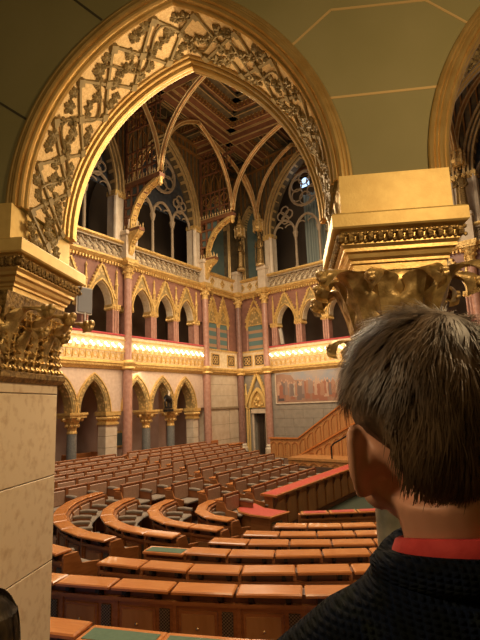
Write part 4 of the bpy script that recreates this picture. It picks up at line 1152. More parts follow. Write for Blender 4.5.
for s in (0, 1):
    for k, y in enumerate((-.33, -.02, .30)):
        mb = MB(); acanthus(mb, PI * s, .235, 3.08, .30, .26, .10, 4, cy=y, ball=.045)
        smooth_by_angle(mb.build('acanthus_leaf', gold_acanthus, t), 50).matrix_local = I0
    for k, y in enumerate((-.18, .14)):
        mb = MB(); acanthus(mb, PI * s, .24, 3.0, .26, .15, .07, 3, cy=y, ball=.036)
        smooth_by_angle(mb.build('lower_leaf', gold_acanthus, t), 50).matrix_local = I0
for k, x in enumerate((-.18, .18)):
    for s in (-1, 1):
        mb = MB(); acanthus(mb, s * PI / 2, .385, 3.08, .34, .22, .10, 4, cx=x, ball=.045)
        smooth_by_angle(mb.build('end_leaf', gold_leaf, t), 50).matrix_local = I0
# floor and rear walls of the passage
struct(MB().box(-6, 5, -3, 3.64, .7, .9).build('floor_passage', floor_brown, None, FN), 'floor of the passage where the camera stands', 'floor')
struct(MB().box(-6, 5, -3.2, -3, .7, 8.2).build('wall_passage', green_wall, None, FN), 'rear wall of the passage behind the camera', 'wall')
struct(MB().box(-6, 5, -3, 3.62, 8.0, 8.2).build('ceiling_passage', green_wall, None, FN), 'ceiling of the passage', 'ceiling')
struct(MB().box(-6, -5.2, -3, 3.62, .7, 8.2).build('wall_passage_left', green_wall, None, FN), 'left end wall of the passage', 'wall')
struct(MB().box(4.2, 5, -3, 3.62, .7, 8.2).build('wall_passage_right', green_wall, None, FN), 'right end wall of the passage', 'wall')
# ================================================================== SEATING
def proj(p):
    v = Vector(p) - Vector((0, 0, CAMZ)); k = v.dot(_f)
    if k < .1: return None
    return 240 + 480 * v.dot(_x2) / k, 320 - 480 * v.dot(_u2) / k
W = .63
DESKS = {}
def make_desk(kind):
    """kind: lid / mat / red ; seat on the inner side (+y)"""
    t = empty('chamber_desk', FW.copy())
    hw = W / 2; tall = kind == 'bench'; bt = .84 if tall else .68
    red = kind.startswith('red'); seat = not kind.endswith('noseat')
    mb = MB(); mb.box(-hw, hw, -.01, .12, -.3, .60); mb.box(-hw, hw, -.05, -.01, .0, .06); mb.box(-hw, hw, -.06, .13, .575, .615)
    mb.box(-hw, -hw + .035, -.03, .12, 0, .6)
    mb.build('desk_body', wood, t)
    dr = MB().bevbox(-hw + .055, hw - .19, -.03, .0, .17, .52, .008)
    d = dr.build('drawer', wood_top if False else wood, t)
    MB().bevbox(-hw + .085, hw - .22, -.038, -.025, .20, .49, .005).build('drawer_panel', panel_wood, d)
    MB().sphere((-.065, -.05, .36), .018, 8, 6).build('knob', brass, d)
    MB().bevbox(hw - .15, hw - .045, -.03, .0, .12, .52, .004).build('vent_grille', grille_m, t)
    if kind.startswith('mat'):
        mb = MB(); mb.bevbox(-hw, hw, -.16, .12, .68, .72, .01); mb.build('desk_surface', wood_top, t)
        MB().box(-hw + .04, hw - .04, -.13, .06, .72, .724).build('writing_mat', green_baize, t)
        MB().box(-hw, hw, .02, .12, .6, .67).build('rear_rail', wood, t)
    else:
        mb = MB(); mb.loft([[(x, y, z + (.008 if y > 0 else 0)) for x, y, z in r] for r in ([(-hw + .03, -.12, .700), (hw - .03, -.12, .700), (hw - .03, .10, .70), (-hw + .03, .10, .70)], [(-hw + .015, -.135, .705), (hw - .015, -.135, .705), (hw - .015, .115, .71), (-hw + .015, .115, .71)], [(-hw + .015, -.135, .728), (hw - .015, -.135, .728), (hw - .015, .115, .728), (-hw + .015, .115, .728)], [(-hw + .03, -.12, .740), (hw - .03, -.12, .740), (hw - .03, .10, .740), (-hw + .03, .10, .740)])], caps=True)
        lid = mb.build('desk_lid', wood_top, t)
        if red: MB().prismx([(-.10, .742), (.07, .750), (.07, .754), (-.10, .746)], -hw + .07, hw - .07).build('leather_inlay', red_baize, lid)
        for s in (-1, 1):
            MB().prismx([(-.12, .70), (0, .70), (0, .60), (-.03, .60), (-.09, .655), (-.12, .66)], s * .17 - .022, s * .17 + .022).build('lid_bracket', iron, t)
        MB().box(-hw, hw, -.02, .12, .61, .70).build('rear_rail', wood_dark, t)
    if seat:
        mb = MB(); mb.box(-hw, hw, .12, .15, .0, bt); mb.bevbox(-hw, hw, .11, .17, bt - .03, bt + .02, .01)
        for s in (-1, 1): mb.box(s * (hw - .02) - .02, s * (hw - .02) + .02, .12, .19, .40, bt)
        mb.build('seat_back_frame', wood_back, t)
        MB().bevbox(-hw + .045, hw - .045, .15, .185, .46, bt - .05, .012).build('back_cushion', cushion_pale, t)
        MB().bevbox(-hw + .05, hw - .05, .15, .58, .38, .45, .025).build('seat_cushion', cushion, t)
        for s in (-1, 1):
            if s == 1: continue
            az = 0 if tall else -.10
            mb = MB(); mb.prismx([(.17, .05), (.52, .05), (.54, .60 + az), (.17, .62 + az)], s * hw - .022, s * hw + .022)
            a = mb.build('arm_panel', wood_back, t)
            mb = MB(); mb.tube([(s * hw, .17, .64 + az), (s * hw, .35, .645 + az), (s * hw, .56, .625 + az)], [.035, .042, .038], 8); mb.build('armrest', cushion, t)
    return t
protos = {}
def desk(kind, m4, label, group):
    if kind not in protos: protos[kind] = make_desk(kind); o = protos[kind]; o.matrix_local = m4
    else: o = copy_tree(protos[kind], m4)
    return tag(o, label, 'desk', group)
def catmull(P, n=24):
    P = [Vector(p) for p in P]; P = [P[0] * 2 - P[1]] + P + [P[-1] * 2 - P[-2]]; out = []
    for i in range(1, len(P) - 2):
        a, b, c, d = P[i - 1:i + 3]
        for k in range(n):
            t = k / n; out.append(.5 * ((2 * b) + (c - a) * t + (2 * a - 5 * b + 4 * c - d) * t * t + (3 * b - a - 3 * c + d) * t ** 3))
    out.append(P[-2]); return out
def walk(pts, step, start=0.0):
    """yield (pos, tangent) each step along polyline"""
    acc = [0]
    for a, b in zip(pts, pts[1:]): acc.append(acc[-1] + (b - a).length)
    out = []; s = start + step / 2; i = 0
    while s < acc[-1] - step * .45:
        while acc[i + 1] < s: i += 1
        t = (s - acc[i]) / (acc[i + 1] - acc[i]); p = pts[i].lerp(pts[i + 1], t)
        q0 = max(0, i - 3); q1 = min(len(pts) - 1, i + 4)
        out.append((p, (pts[q1] - pts[q0]).normalized())); s += step
    return out
def lpt(u, p): v = FL @ Vector((u, p, 0)); return (v.x, v.y)
tiers = MB()
def tier(pts, zf, off0=-.75, off1=.35):
    rings = []
    st = pts[::6] + [pts[-1]] if len(pts) > 12 else pts
    for i, p in enumerate(st):
        t = (st[min(i + 1, len(st) - 1)] - st[max(0, i - 1)]).normalized(); n = Vector((-t.y, t.x))
        a, b = p + n * off0, p + n * off1
        rings.append([(a.x, a.y, -.8), (b.x, b.y, -.8), (b.x, b.y, zf), (a.x, a.y, zf)])
    tiers.loft(rings, caps=True)
def place_row(pts2, ztop, where, group, kinds=None, start=0.0, endpan=(True, True), step=W):
    pts = [Vector(p) for p in pts2]
    sp = walk(pts, step, start)
    zf = ztop - .745
    cnt = 0; placed = []
    for i, (p, t) in enumerate(sp):
        z = zf if not callable(ztop) else ztop(i)
        q = proj((p.x, p.y, zf + .7))
        if q is None or q[0] < 30 or q[0] > 425 or q[1] > 720: continue
        kd = kinds(i) if kinds else 'lid'
        n = Vector((-t.y, t.x))
        p = p + n * .12; kx = step / W
        m4 = Matrix(((t.x * kx, n.x, 0, p.x), (t.y * kx, n.y, 0, p.y), (0, 0, 1, zf), (0, 0, 0, 1)))
        lab = '%s desk along %s' % (ORD[cnt] if cnt < len(ORD) else 'far', where)
        if kd.startswith('mat'): lab = 'open desk with green mat, %s along %s' % (ORD[cnt], where)
        o = desk(kd, m4, lab, group); cnt += 1; placed.append((i, o))
    for idx, s in ((0, -1), (-1, 1)):
        if placed and endpan[idx] and placed[idx][0] in (0, len(sp) - 1):
            mb = MB(); x = s * (W / 2 + .02)
            prof = [(-.05, 0), (.50, 0), (.53, .50), (.24, .54), (.17, .70), (-.03, .70), (-.05, .66)] if kinds is None or 'seat' not in kinds(0) else [(-.05, 0), (.14, 0), (.14, .7), (-.05, .7)]
            mb.prismx(prof, x - .02, x + .02); mb.build('end_panel', wood, placed[idx][1])
    return placed
# --- rows across the front of the hall (near part). points go from the aisle on the left to the right
near = [
 ('nearest row', .95, [(-2.0, 4.38), (-1.59, 4.25), (-1.29, 4.16), (-.54, 3.95), (.19, 3.79), (.9, 3.70)], lambda i: 'lid_noseat' if i < 1 else 'mat_noseat', -.05, .69),
 ('second nearest row', .84, [(-2.9, 6.02), (-2.18, 5.76), (-1.57, 5.58), (-.39, 5.28), (.92, 5.11), (2.6, 5.05)], None, .10, .69),
 ('third nearest row', .81, [(-1.93, 6.51), (-1.22, 6.24), (-.22, 5.96), (1.26, 5.84), (3.0, 5.80)], None, 0, .64),
 ('fourth nearest row', .75, [(-1.48, 7.22), (-.11, 6.79), (1.19, 6.66), (3.2, 6.62)], lambda i: 'mat' if i == 0 else 'lid', 0),
 ('fifth nearest row', .65, [(-.62, 7.86), (.0, 7.68), (.77, 7.56), (1.77, 7.46), (3.6, 7.42)], None, 0),
 ('sixth nearest row', .55, [(-.1, 8.62), (.5, 8.48), (1.5, 8.36), (3.0, 8.30), (4.0, 8.32)], None, 0),
 ('seventh nearest row', .46, [(.48, 9.46), (1.2, 9.32), (2.2, 9.24), (4.4, 9.25)], None, 0),
]
for nm, zt, P_, kd, st, *stp in near:
    pts = catmull(P_)
    tier(pts, zt - .745)
    place_row(pts, zt, 'the %s from the aisle' % nm, 'desks of the %s' % nm, kd, st, step=stp[0] if stp else W)
pts = catmull([(1.18, 11.12), (2.0, 11.12), (3.2, 11.15), (5, 11.3)])
place_row(pts, .30, 'the red topped front row facing the green floor', 'red topped front desks', lambda i: 'red_noseat', 0)
# left stub of the third row
pts = catmull([(-3.9, 7.9), (-3.25, 7.25), (-2.42, 6.62)])
tier(pts, .135)
place_row(pts, .88, 'the short stub between the pier and the aisle', 'desks of the stub row by the pier', None, -.02)
# --- curved blocks on the left
arcs = [
 ('outermost curved row', .75, [(-3.70, 12.0), (-3.90, 11.2), (-3.86, 10.3), (-3.62, 9.45), (-3.18, 8.66), (-2.6, 8.05), (-1.75, 7.52)]),
 ('second curved row', .65, [(-2.80, 11.9), (-2.98, 11.2), (-2.97, 10.4), (-2.72, 9.6), (-2.3, 8.98), (-1.75, 8.52), (-1.14, 8.17)]),
 ('third curved row', .55, [(-1.92, 12.0), (-2.10, 11.4), (-2.10, 10.8), (-1.88, 10.1), (-1.4, 9.5), (-.53, 8.93)]),
 ('innermost curved row', .46, [(-.92, 12.2), (-1.10, 11.6), (-1.08, 10.95), (-.8, 10.4), (-.35, 10.02), (.12, 9.72)]),
]
for nm, zt, P_ in arcs:
    pts = catmull(P_)
    tier(pts, zt - .745)
    L_ = sum((b - a).length for a, b in zip(pts, pts[1:])); n = round(L_ / W)
    place_row(pts, zt, 'the %s from its far end' % nm, 'desks of the %s' % nm, None, (L_ - n * W) / 2)
# --- straight rows along the long wall (tops facing the centre)
rows = [(.62, .93), (1.5, .92), (2.38, .90), (3.24, .88), (4.08, .86), (4.95, .83), (5.8, .78), (6.6, .70), (7.4, .62), (8.15, .54)]
for k, (p, zt) in enumerate(rows):
    us, ua, ue = 3.6 + .62 * p, 9.7 + .39 * p, 15.0 if p < 6.2 else (14.4 if p < 7 else (13.85 if p < 8 else 13.1))
    if p < 5: ue = 18.5
    tier([Vector(lpt(us, p)), Vector(lpt(ue, p))], zt - .745, -.5, .46)
    rn_ = '%s row from the arcaded wall' % ORD[k]
    for (a, b, w1) in ((us, ua - .3, 'beyond the cross aisle'), (ua + .3, ue, 'before the cross aisle')):
        n = max(1, int((b - a) / W)); b2 = a + n * W + .01
        if w1.startswith('before'): a2 = a; 
        else: a2 = b - n * W - .01
        a_, b_ = (a2, a2 + n * W + .01)
        pts = [Vector(lpt(a_ + (b_ - a_) * i / 20, p)) for i in range(21)]
        place_row(pts, zt, 'the %s, %s' % (rn_, w1), 'desks of the %s' % rn_, lambda i: 'bench', 0)
# floor outside the rows, as wide tiers
tiers.prismz([lpt(0, -.45), lpt(0, .2), lpt(20, .2), lpt(20, -.45)], -.8, .02)
tiers.prismz([lpt(0, .0), lpt(0, 3), lpt(6.5, 3.2), lpt(8, 6), lpt(8, 0)], -.8, .0)
tiers.prismz([lpt(0, -2.6), lpt(0, -.4), lpt(20, -.4), lpt(20, -2.6)], -.8, .01)
v = lambda u, p: (lambda q: (q.x, q.y))(FC @ Vector((-u, p, 0)))
tiers.prismz([v(0, -.4), v(0, 3.2), v(18, 3.2), v(18, -.4)], -.8, -.01)
struct(tiers.build('floor_tiers', floor_brown), 'stepped floor rising in tiers under the desk rows', 'floor')

# --- long red topped bench along the edge of the green floor
t = thing('ministers_bench', 'long panelled bench with red leather top running beside the green floor', 'bench', FL @ T(5.6, 8.85, -.46))
LN = 6.9
MB().box(0, LN, -.12, .12, 0, .88).build('bench_body', wood, t)
MB().prismx([(-.20, .90), (.26, .88), (.26, .93), (-.20, .95)], -.05, LN + .05).build('bench_top', wood_top, t)
MB().prismx([(-.16, .947), (.21, .931), (.21, .936), (-.16, .952)], .0, LN).build('leather_top', red_baize, t)
for k in range(11):
    x = .12 + k * .62
    MB().bevbox(x, x + .5, .12, .15, .12, .74, .02).build('front_panel', panel_wood, t)
    MB().prismx([(.15, .84), (.26, .84), (.2, .7), (.15, .62)], x + .54, x + .58).build('support_bracket', wood_dark, t)
MB().box(-.02, LN + .02, .12, .17, 0, .1).build('plinth', wood_dark, t)
for k, (off, zt) in enumerate(((1.35, .62),)): pass
# corner desk with red top
t = thing('corner_desk', 'angled corner desk with a red leather top at the end of the curved rows', 'desk', T(.3, 11.7, -.46))
poly = [(-.25, 12.1), (.2, 12.55), (.42, 11.95), (.98, 11.45), (.52, 10.95), (.05, 11.3), (-.2, 11.65)]
pl = lambda s: [((x - .3) * s, (y - 11.7) * s) for x, y in poly]
MB().prismz(pl(.86), 0, .68).build('desk_body', wood, t)
MB().prismz(pl(1.0), .70, .74).build('desk_top', wood_top, t)
MB().prismz(pl(.9), .74, .745).build('leather_top', red_baize, t)
MB().bevbox(-.16, .16, -.02, .02, .1, .6, .01).build('vent_grille', grille_m, t).matrix_local = T(.35, -.50, 0) @ Matrix.Rotation(R(38), 4, 'Z')
# wooden stall beside the blind bay
t = thing('wooden_stall', 'low panelled wooden stall against the blind stone bay', 'stall', FL @ T(2.4, .55, 0))
MB().box(-1.1, 1.1, -.25, .25, 0, .66).build('stall_body', wood, t); MB().bevbox(-1.14, 1.14, -.28, .3, .66, .72, .01).build('stall_top', wood_top, t)
for k in range(4): MB().bevbox(-1.02 + k * .52, -.56 + k * .52, .25, .27, .1, .58, .01).build('panel', panel_wood, t)
MB().bevbox(.6, 1.1, -.25, -.1, .72, .98, .01).build('raised_back', wood, t)
t = thing('corridor_bench', 'dark wooden bench in the corridor behind the first grey column', 'bench', FL @ T(10.3, -1.0, 0))
MB().box(-.7, .7, -.25, .25, .0, .45).build('seat', wood, t); MB().bevbox(-.7, .7, -.3, -.24, .4, 1.0, .02).build('backrest', wood, t)
for s in (-1, 1): MB().bevbox(s * .7 - .03, s * .7 + .03, -.3, .28, 0, 1.12 - .1, .02).build('end_panel', wood_back, t)

# --- speaker's podium with panelled stair (wall C)
t = thing('podium_stair', 'tall panelled wooden stair rising to the podium beneath the fresco', 'stair', FC @ T(0, .9, 0))
def panelled(mb, mbp, top, x0, x1, y, zb, step=.42):
    n = int((x1 - x0) / step)
    for k in range(n):
        a = x0 + k * (x1 - x0) / n; b = x0 + (k + 1) * (x1 - x0) / n
        mb.prism([(a, zb), (b, zb), (b, top(b)), (a, top(a))], y - .06, y)
        m = .06; zt0, zt1 = top(a) - .12, top(b) - .12
        if min(zt0, zt1) - zb < .25: continue
        lo = max(zb + .1, min(zt0, zt1) - 1.0)
        mbp.band([(a + m, lo), (a + m, zt0 - .12), ((a + b) / 2, (zt0 + zt1) / 2), (b - m, zt1 - .12), (b - m, lo)], [(a + m + .03, lo + .03), (a + m + .03, zt0 - .14), ((a + b) / 2, (zt0 + zt1) / 2 - .05), (b - m - .03, zt1 - .14), (b - m - .03, lo + .03)], y, y + .03)
        if lo - zb > .3: mbp.band([(a + m, zb + .1), (a + m, lo - .08), (b - m, lo - .08), (b - m, zb + .1)], [(a + m + .03, zb + .13), (a + m + .03, lo - .11), (b - m - .03, lo - .11), (b - m - .03, zb + .13)], y, y + .03)
def topA(u): return .93 if u < 4.35 else (.93 + (u - 4.35) * (2.65 - .93) / (7.1 - 4.35) if u < 7.1 else 2.65)
mb, mp = MB(-1), MB(-1)
for a, b in ((2.62, 4.35), (4.35, 7.1), (7.1, 10.5)): panelled(mb, mp, topA, a, b, .05, 0, .40)
mb.build('rear_parapet', panel_wood, t); mp.build('tracery_panel', wood, t)
mb = MB(-1)
for (a, za), (b, zb) in (((2.6, .93), (4.35, .93)), ((4.35, .93), (7.1, 2.65)), ((7.1, 2.65), (10.5, 2.65))): mb.prism([(a, za), (b, zb), (b, zb + .07), (a, za + .07)], -.08, .12)
mb.build('parapet_rail', wood_top, t)
def topB(u): return .12 + max(0, min(u, 8.0) - 4.7) * (1.75 - .12) / 3.3
mb, mp = MB(-1), MB(-1)
for a, b in ((5.3, 8.0), (8.0, 10.5)): panelled(mb, mp, topB, a, b, .85, -.2, .45)
mb.build('front_parapet', panel_wood, t); mp.build('front_tracery_panel', wood, t)
mb = MB(-1)
for (a, za), (b, zb) in (((4.7, .12), (8.0, 1.75)), ((8.0, 1.75), (10.5, 1.75))): mb.prism([(a, za), (b, zb), (b, zb + .08), (a, za + .08)], .74, .92)
mb.build('front_rail', wood_top, t)
mb = MB(-1)
for k in range(10): mb.box(4.7 + k * .3, 8.0, .06, .78, k * .165 - .1, (k + 1) * .165 - .1)
mb.build('step_flight', wood, t)
t = thing('platform', 'low panelled platform in front of the podium stair', 'platform', FC @ T(0, 2.2, 0))
mb, mp = MB(-1), MB(-1); panelled(mb, mp, lambda u: .28, 5.2, 10.5, .9, -.46, .5); mb.build('platform_front', panel_wood, t); mp.build('platform_panel', wood, t)
MB(-1).box(5.2, 10.5, -.45, .95, .22, .32).build('platform_top', panel_wood, t)
t = thing('handrail', 'dark metal handrail rising in front of the podium', 'handrail', FC @ T(-7.3, 2.9, .32))
MB(-1).tube([(0, 0, 0), (0, 0, .1), (0, 0, .5), (.12, 0, .62), (1.15, 0, 1.15), (1.9, 0, 1.5)], .035, 8).build('rail', iron, t)
MB(-1).tube([(1.15, 0, 0), (1.15, 0, 1.15)], .03, 8).build('post', iron, t)
struct(MB(-1).bevbox(9.9, 11.9, .05, 2.9, -.1, 3.4, .05).build('podium_block', panel_wood, None, FC), 'panelled podium mass hidden behind the man', 'podium')
# ================================================================== PEOPLE
def remeshed(mb, name, m, vox, parent=None, smooth_it=6, fr=None):
    o = mb.build(name + '_tmp', m)
    r = o.modifiers.new('r', 'REMESH'); r.mode = 'VOXEL'; r.voxel_size = vox
    s = o.modifiers.new('s', 'SMOOTH'); s.factor = .6; s.iterations = smooth_it
    dg = bpy.context.evaluated_depsgraph_get(); ev = o.evaluated_get(dg)
    me = bpy.data.meshes.new_from_object(ev); me.name = name
    bpy.data.objects.remove(o)
    me.shade_smooth()
    q = bpy.data.objects.new(name, me); COL.objects.link(q)
    if parent is not None: q.parent = parent
    if fr is not None: q.matrix_local = fr
    return q
def head_T(hc, yaw, tilt): return T(*hc) @ Matrix.Rotation(tilt, 4, 'Y') @ Matrix.Rotation(yaw, 4, 'Z')
def person(root, hc, yaw, tilt, neck, vox, hairmat, shirt_m, sweater_m, long_hair=False, seed=1, nstrand=26000):
    """root frame: x right, y forward, z up with the floor at 0, stature about 1.9 (crown of the head)"""
    HT = head_T(hc, yaw, tilt)
    body = MB()
    def tr(mb0):
        for v_, f_ in ((mb0.v, mb0.f),):
            body.add([tuple(HT @ Vector(p)) for p in v_], f_)
    h = MB()
    h.sphere((0, -.012, .022), .1, 24, 16, ex=.76, ey=.98, ez=1.0)
    h.sphere((0, .03, -.03), .1, 20, 14, ex=.64, ey=.70, ez=.92)
    h.sphere((0, .048, -.085), .04, 14, 10, ex=1.15, ey=1.0, ez=.8)
    h.tube([(0, .095, .01), (0, .118, -.03), (0, .112, -.045)], [.008, .015, .013], 8)
    for s in (-1, 1):
        h.tube([(s * .015, .095, .018), (s * .045, .082, .02)], [.012, .010], 8)      # brow
        h.sphere((s * .03, .088, -.002), .013, 8, 6)                                    # eye
        h.tube([(s * .055, .03, -.075), (s * .05, -.01, -.06)], .022, 8)                # jaw angle
        # ear: rim, dish and lobe standing off the skull
        ec = Vector((s * .088, -.010, -.030)); eu = Vector((s * .62, -.78, 0)).normalized(); en = Vector((s * .78, .62, 0)).normalized()
        E = lambda a, k, o_: tuple(ec + eu * (.019 * k * math.cos(a) * (1 + .18 * math.sin(a))) + Vector((0, 0, .034 * k * math.sin(a))) + en * o_)
        h.tube([E(2 * PI * q / 18, 1.0, 0) for q in range(18)], .0055, 7, closed=True)
        h.loft([[E(2 * PI * q / 18, .02, -.008) for q in range(18)], [E(2 * PI * q / 18, 1.0, -.006) for q in range(18)], [E(2 * PI * q / 18, 1.0, .003) for q in range(18)], [E(2 * PI * q / 18, .02, -.001) for q in range(18)]], caps=True)
        h.tube([tuple(ec - eu * .02 - en * .012), tuple(ec - en * .003)], [.022, .016], 10)
        h.sphere(tuple(ec - Vector((0, 0, .034)) - eu * .004), .010, 8, 6)
    h.tube([(-.022, .098, -.068), (0, .104, -.066), (.022, .098, -.068)], .007, 8)      # lips
    tr(h)
    nb = Vector(neck)
    hb = HT @ Vector((0, -.028, -.06))
    body.tube([tuple(hb), tuple(hb.lerp(nb, .5)), tuple(nb), tuple(nb + Vector((0, .02, -.07)))], [.060, .058, .061, .066], 20)
    nz = nb.z
    sh = nz - .07
    P_ = lambda x, y, z: (nb.x + x, nb.y + y, z)
    body.tube([P_(0, .02, nz - .06), P_(0, .03, nz - .25), P_(0, .03, nz - .45), P_(0, .02, nz - .62)], [.10, .135, .125, .13], 20)
    hip = nz - .66; knee = .50; leg = {}
    for s in (-1, 1):
        body.tube([P_(s * .05, .02, nz - .12), P_(s * .18, .02, nz - .16), P_(s * .235, .02, nz - .30), P_(s * .25, .03, nz - .43), P_(s * .26, .09, nz - .66)], [.045, .05, .045, .038, .026], 14)
        # hand
        wx, wy, wz = s * .262, .10, nz - .69
        body.tube([P_(wx, wy, wz + .02), P_(wx, wy + .01, wz - .03), P_(wx - s * .002, wy + .018, wz - .085)], [.024, .034, .030], 10)
        for i, L_ in enumerate((.07, .08, .074, .058)):
            fy = wy + .045 - i * .021
            body.tube([P_(wx, fy, wz - .07), P_(wx - s * .004, fy + .004, wz - .08 - L_ * .55), P_(wx - s * .022, fy + .01, wz - .08 - L_)], [.010, .0085, .007], 8)
        body.tube([P_(wx, wy + .03, wz - .02), P_(wx - s * .018, wy + .06, wz - .055), P_(wx - s * .022, wy + .062, wz - .09)], [.012, .010, .008], 8)
        body.tube([P_(s * .085, .02, hip), P_(s * .10, .03, knee), P_(s * .105, .0, .09)], [.085, .055, .038], 14)
        body.tube([P_(s * .105, -.03, .05), P_(s * .11, .15, .035)], [.04, .032], 10)
    bo = remeshed(body, 'body', skin_m, vox, root)
    # sweater
    sw = MB()
    sw.tube([P_(0, -.012, nz + .006), P_(0, -.006, nz - .02), P_(0, .0, nz - .06)], [.096, .106, .135], 24)
    sw.tube([P_(0, .0, nz - .04), P_(0, .02, nz - .16), P_(0, .03, nz - .32), P_(0, .03, nz - .5), P_(0, .02, nz - .68)], [.105, .165, .165, .155, .16], 24)
    for s in (-1, 1):
        sw.tube([P_(s * .03, .0, nz - .065), P_(s * .11, .005, nz - .105), P_(s * .185, .012, nz - .165), P_(s * .225, .02, nz - .26), P_(s * .25, .03, nz - .42), P_(s * .258, .09, nz - .64)], [.075, .078, .082, .072, .058, .045], 18)
    sweater = remeshed(sw, 'sweater', sweater_m, .007, root, 8)
    c = MB(); 
    c.loft([[(P_(r * math.cos(a), r * math.sin(a) - .0 + lean, z + .012 - .22 * r * math.sin(a))) for a in [2 * PI * k / 32 for k in range(32)]] for r, z, lean in ((.083, nz - .03, 0), (.079, nz + .0, -.002), (.074, nz + .013, -.004), (.070, nz + .015, -.004), (.068, nz - .02, 0))])
    c.build('shirt_collar', shirt_m, root, smooth=True)
    b = MB(); b.tube([P_(.086 * math.cos(a), .086 * math.sin(a), nz - .004 - .014 * math.sin(a)) for a in [2 * PI * k / 28 for k in range(28)]], .018, 8, closed=True)
    b.build('sweater_neckband', sweater_m, root, smooth=True)
    tp = MB()
    tp.tube([P_(0, .02, nz - .6), P_(0, .02, hip - .06)], [.158, .14], 20)
    for s in (-1, 1): tp.tube([P_(s * .085, .02, hip), P_(s * .10, .03, knee), P_(s * .105, .0, .08)], [.10, .075, .062], 16)
    remeshed(tp, 'trousers', trouser, .012, root, 6)
    for s in (-1, 1):
        m_ = MB(); m_.tube([P_(s * .107, -.06, .055), P_(s * .107, .03, .06), P_(s * .112, .17, .045)], [.045, .05, .04], 12); m_.box(nb.x + s * .11 - .045, nb.x + s * .11 + .045, nb.y - .1, nb.y + .2, 0, .025)
        m_.build('shoe', iron, root)
    # hair: cap on the skull and combed strands
    rn = random.Random(seed)
    def skull(th, ph, k=1.0):    # th polar from top, ph azimuth (0 = forward)
        return Vector((.079 * math.sin(th) * math.sin(ph), -.012 + .101 * math.sin(th) * math.cos(ph), .022 + .103 * math.cos(th))) * k
    def low(ph):                 # hairline polar angle by azimuth
        a = abs((ph + PI) % (2 * PI) - PI)     # 0 front .. pi back
        if long_hair: return 1.0 + 1.1 * min(1, a / 1.2)
        if a < .8: return 1.08
        if a < 1.3: return 1.08 + (a - .8) / .5 * .62
        if a < 1.9: return 1.72
        return 1.72 + min(1, (a - 1.9) / .4) * .66
    cap = MB(); rings = []
    for i in range(1, 15):
        rings.append([tuple(HT @ (skull(low(2 * PI * j / 40) * i / 14, 2 * PI * j / 40, 1.0) + Vector((0, 0, 0)) )) for j in range(40)])
    c0 = HT @ Vector((0, -.012, .022))
    def puff(t_, i): return (1.035 + .06 * math.sin(PI * min(1, (i / 14)))) if not long_hair else 1.02
    rings = [[tuple(c0 + (Vector(p) - c0) * (puff(0, i + 1) if i < 12 else 1.03)) for p in r] for i, r in enumerate(rings)]
    cap.loft(rings, caps=True)
    hair = cap.build('hair', hairmat, root, smooth=True)
    st = MB(); V_, F_ = st.v, st.f
    Rm = HT.to_3x3()
    for _ in range(nstrand):
        ph = rn.uniform(-PI, PI); lo = low(ph); u = rn.random()
        th = math.acos(1 - u * (1 - math.cos(lo)))
        ph += rn.gauss(0, .02)
        if not long_hair and abs(abs((ph + PI) % (2 * PI) - PI) - 1.66) < .50 and th > 1.26: continue
        p = skull(th, ph); nrm = (p - Vector((0, -.012, .022))).normalized()
        # flow: down from the whorl (slightly behind the top), with sideways sweep
        whorl = Vector((.015, -.055, .105))
        d = (p - whorl); d = (d - nrm * d.dot(nrm)); d = d.normalized() if d.length > 1e-4 else Vector((0, -1, 0))
        side = nrm.cross(d)
        clump = math.sin(ph * 9 + th * 5) * .5 + math.sin(ph * 23 - th * 11) * .35
        d = (d + side * (clump * .45 + rn.gauss(0, .18)) + (Vector((0, 0, -.35)) if not long_hair else Vector((0, 0, -1.2)))).normalized()
        L_ = rn.uniform(.026, .05) * (1.0 if th < 1.3 else .75) if not long_hair else rn.uniform(.12, .3)
        lift = (.42 + .5 * math.sin(ph * 13 + 2 * math.sin(th * 7))* math.sin(th * 17 + ph * 3)) * math.exp(-th * .75) + .10 + max(0, rn.gauss(0, .13))
        if long_hair: lift = .04
        wd = .0007 if not long_hair else .0012
        base = len(V_); q = p * 1.0 + nrm * (.004 if not long_hair else rn.uniform(.006, .012))
        K = 4 if not long_hair else 7
        dirv = (d + nrm * lift).normalized()
        for k in range(K + 1):
            w_ = wd * (1 - (k / K) ** 2 * .85)
            a = HT @ (q + side * w_); b_ = HT @ (q - side * w_)
            V_.append(tuple(a)); V_.append(tuple(b_))
            q = q + dirv * (L_ / K)
            if long_hair:
                dirv = (dirv * .55 + Vector((0, 0, -1)) * .45).normalized()
                rr = Vector((q.x / .094, (q.y + .012) / .116, 0))
                if rr.length < 1 and q.z < .05: q = Vector((q.x / max(rr.length, .2), (q.y + .012) / max(rr.length, .2) - .012, q.z))
            else:
                dirv = (dirv - nrm * .16 * (1 if k > 0 else .4) + Vector((0, 0, -.08))).normalized()
        for k in range(K): F_.append([base + 2 * k, base + 2 * k + 1, base + 2 * k + 3, base + 2 * k + 2])
    st.mi = [0] * len(F_)
    o = st.build('hair_strands', hairmat, hair, norm=False); o['kind'] = 'stuff'
    return bo
def at_px(px, py, dist):
    d = (px - 240) / 480 * _x2 - (py - 320) / 480 * _u2 + _f
    return Vector((0, 0, CAMZ)) + d * dist
hcw = at_px(424, 424, .555)
root = thing('person', 'man seen from behind with short brown hair, red collar and dark knitted sweater', 'person', T(hcw.x, hcw.y, .9) @ Matrix.Rotation(R(-3), 4, 'Z'))
person(root, (0, 0, hcw.z - .9), R(9), R(-3), (.028, -.012, hcw.z - .9 - .145), .0045, hair_m, red_shirt, knit_m)
hc2 = at_px(-9, 626, 1.3)
S = .70
root2 = thing('person', 'child with long dark hair at the lower left corner, only the head in view', 'person', T(hc2.x, hc2.y, .9) @ Matrix.Rotation(R(10), 4, 'Z') @ Matrix.Scale(S, 4))
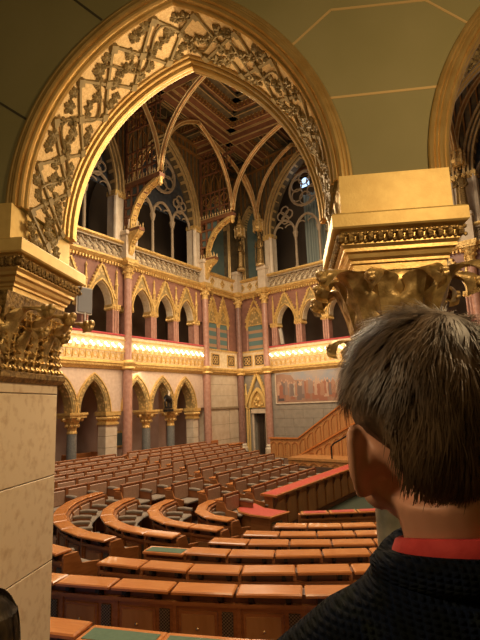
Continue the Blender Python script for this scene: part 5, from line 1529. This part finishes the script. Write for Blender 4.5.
person(root2, (0, 0, (hc2.z - .9) / S), 0, 0, (0, -.01, (hc2.z - .9) / S - .165), .009, hair_d, trouser, red_shirt if False else trouser, long_hair=True, seed=4, nstrand=6000)
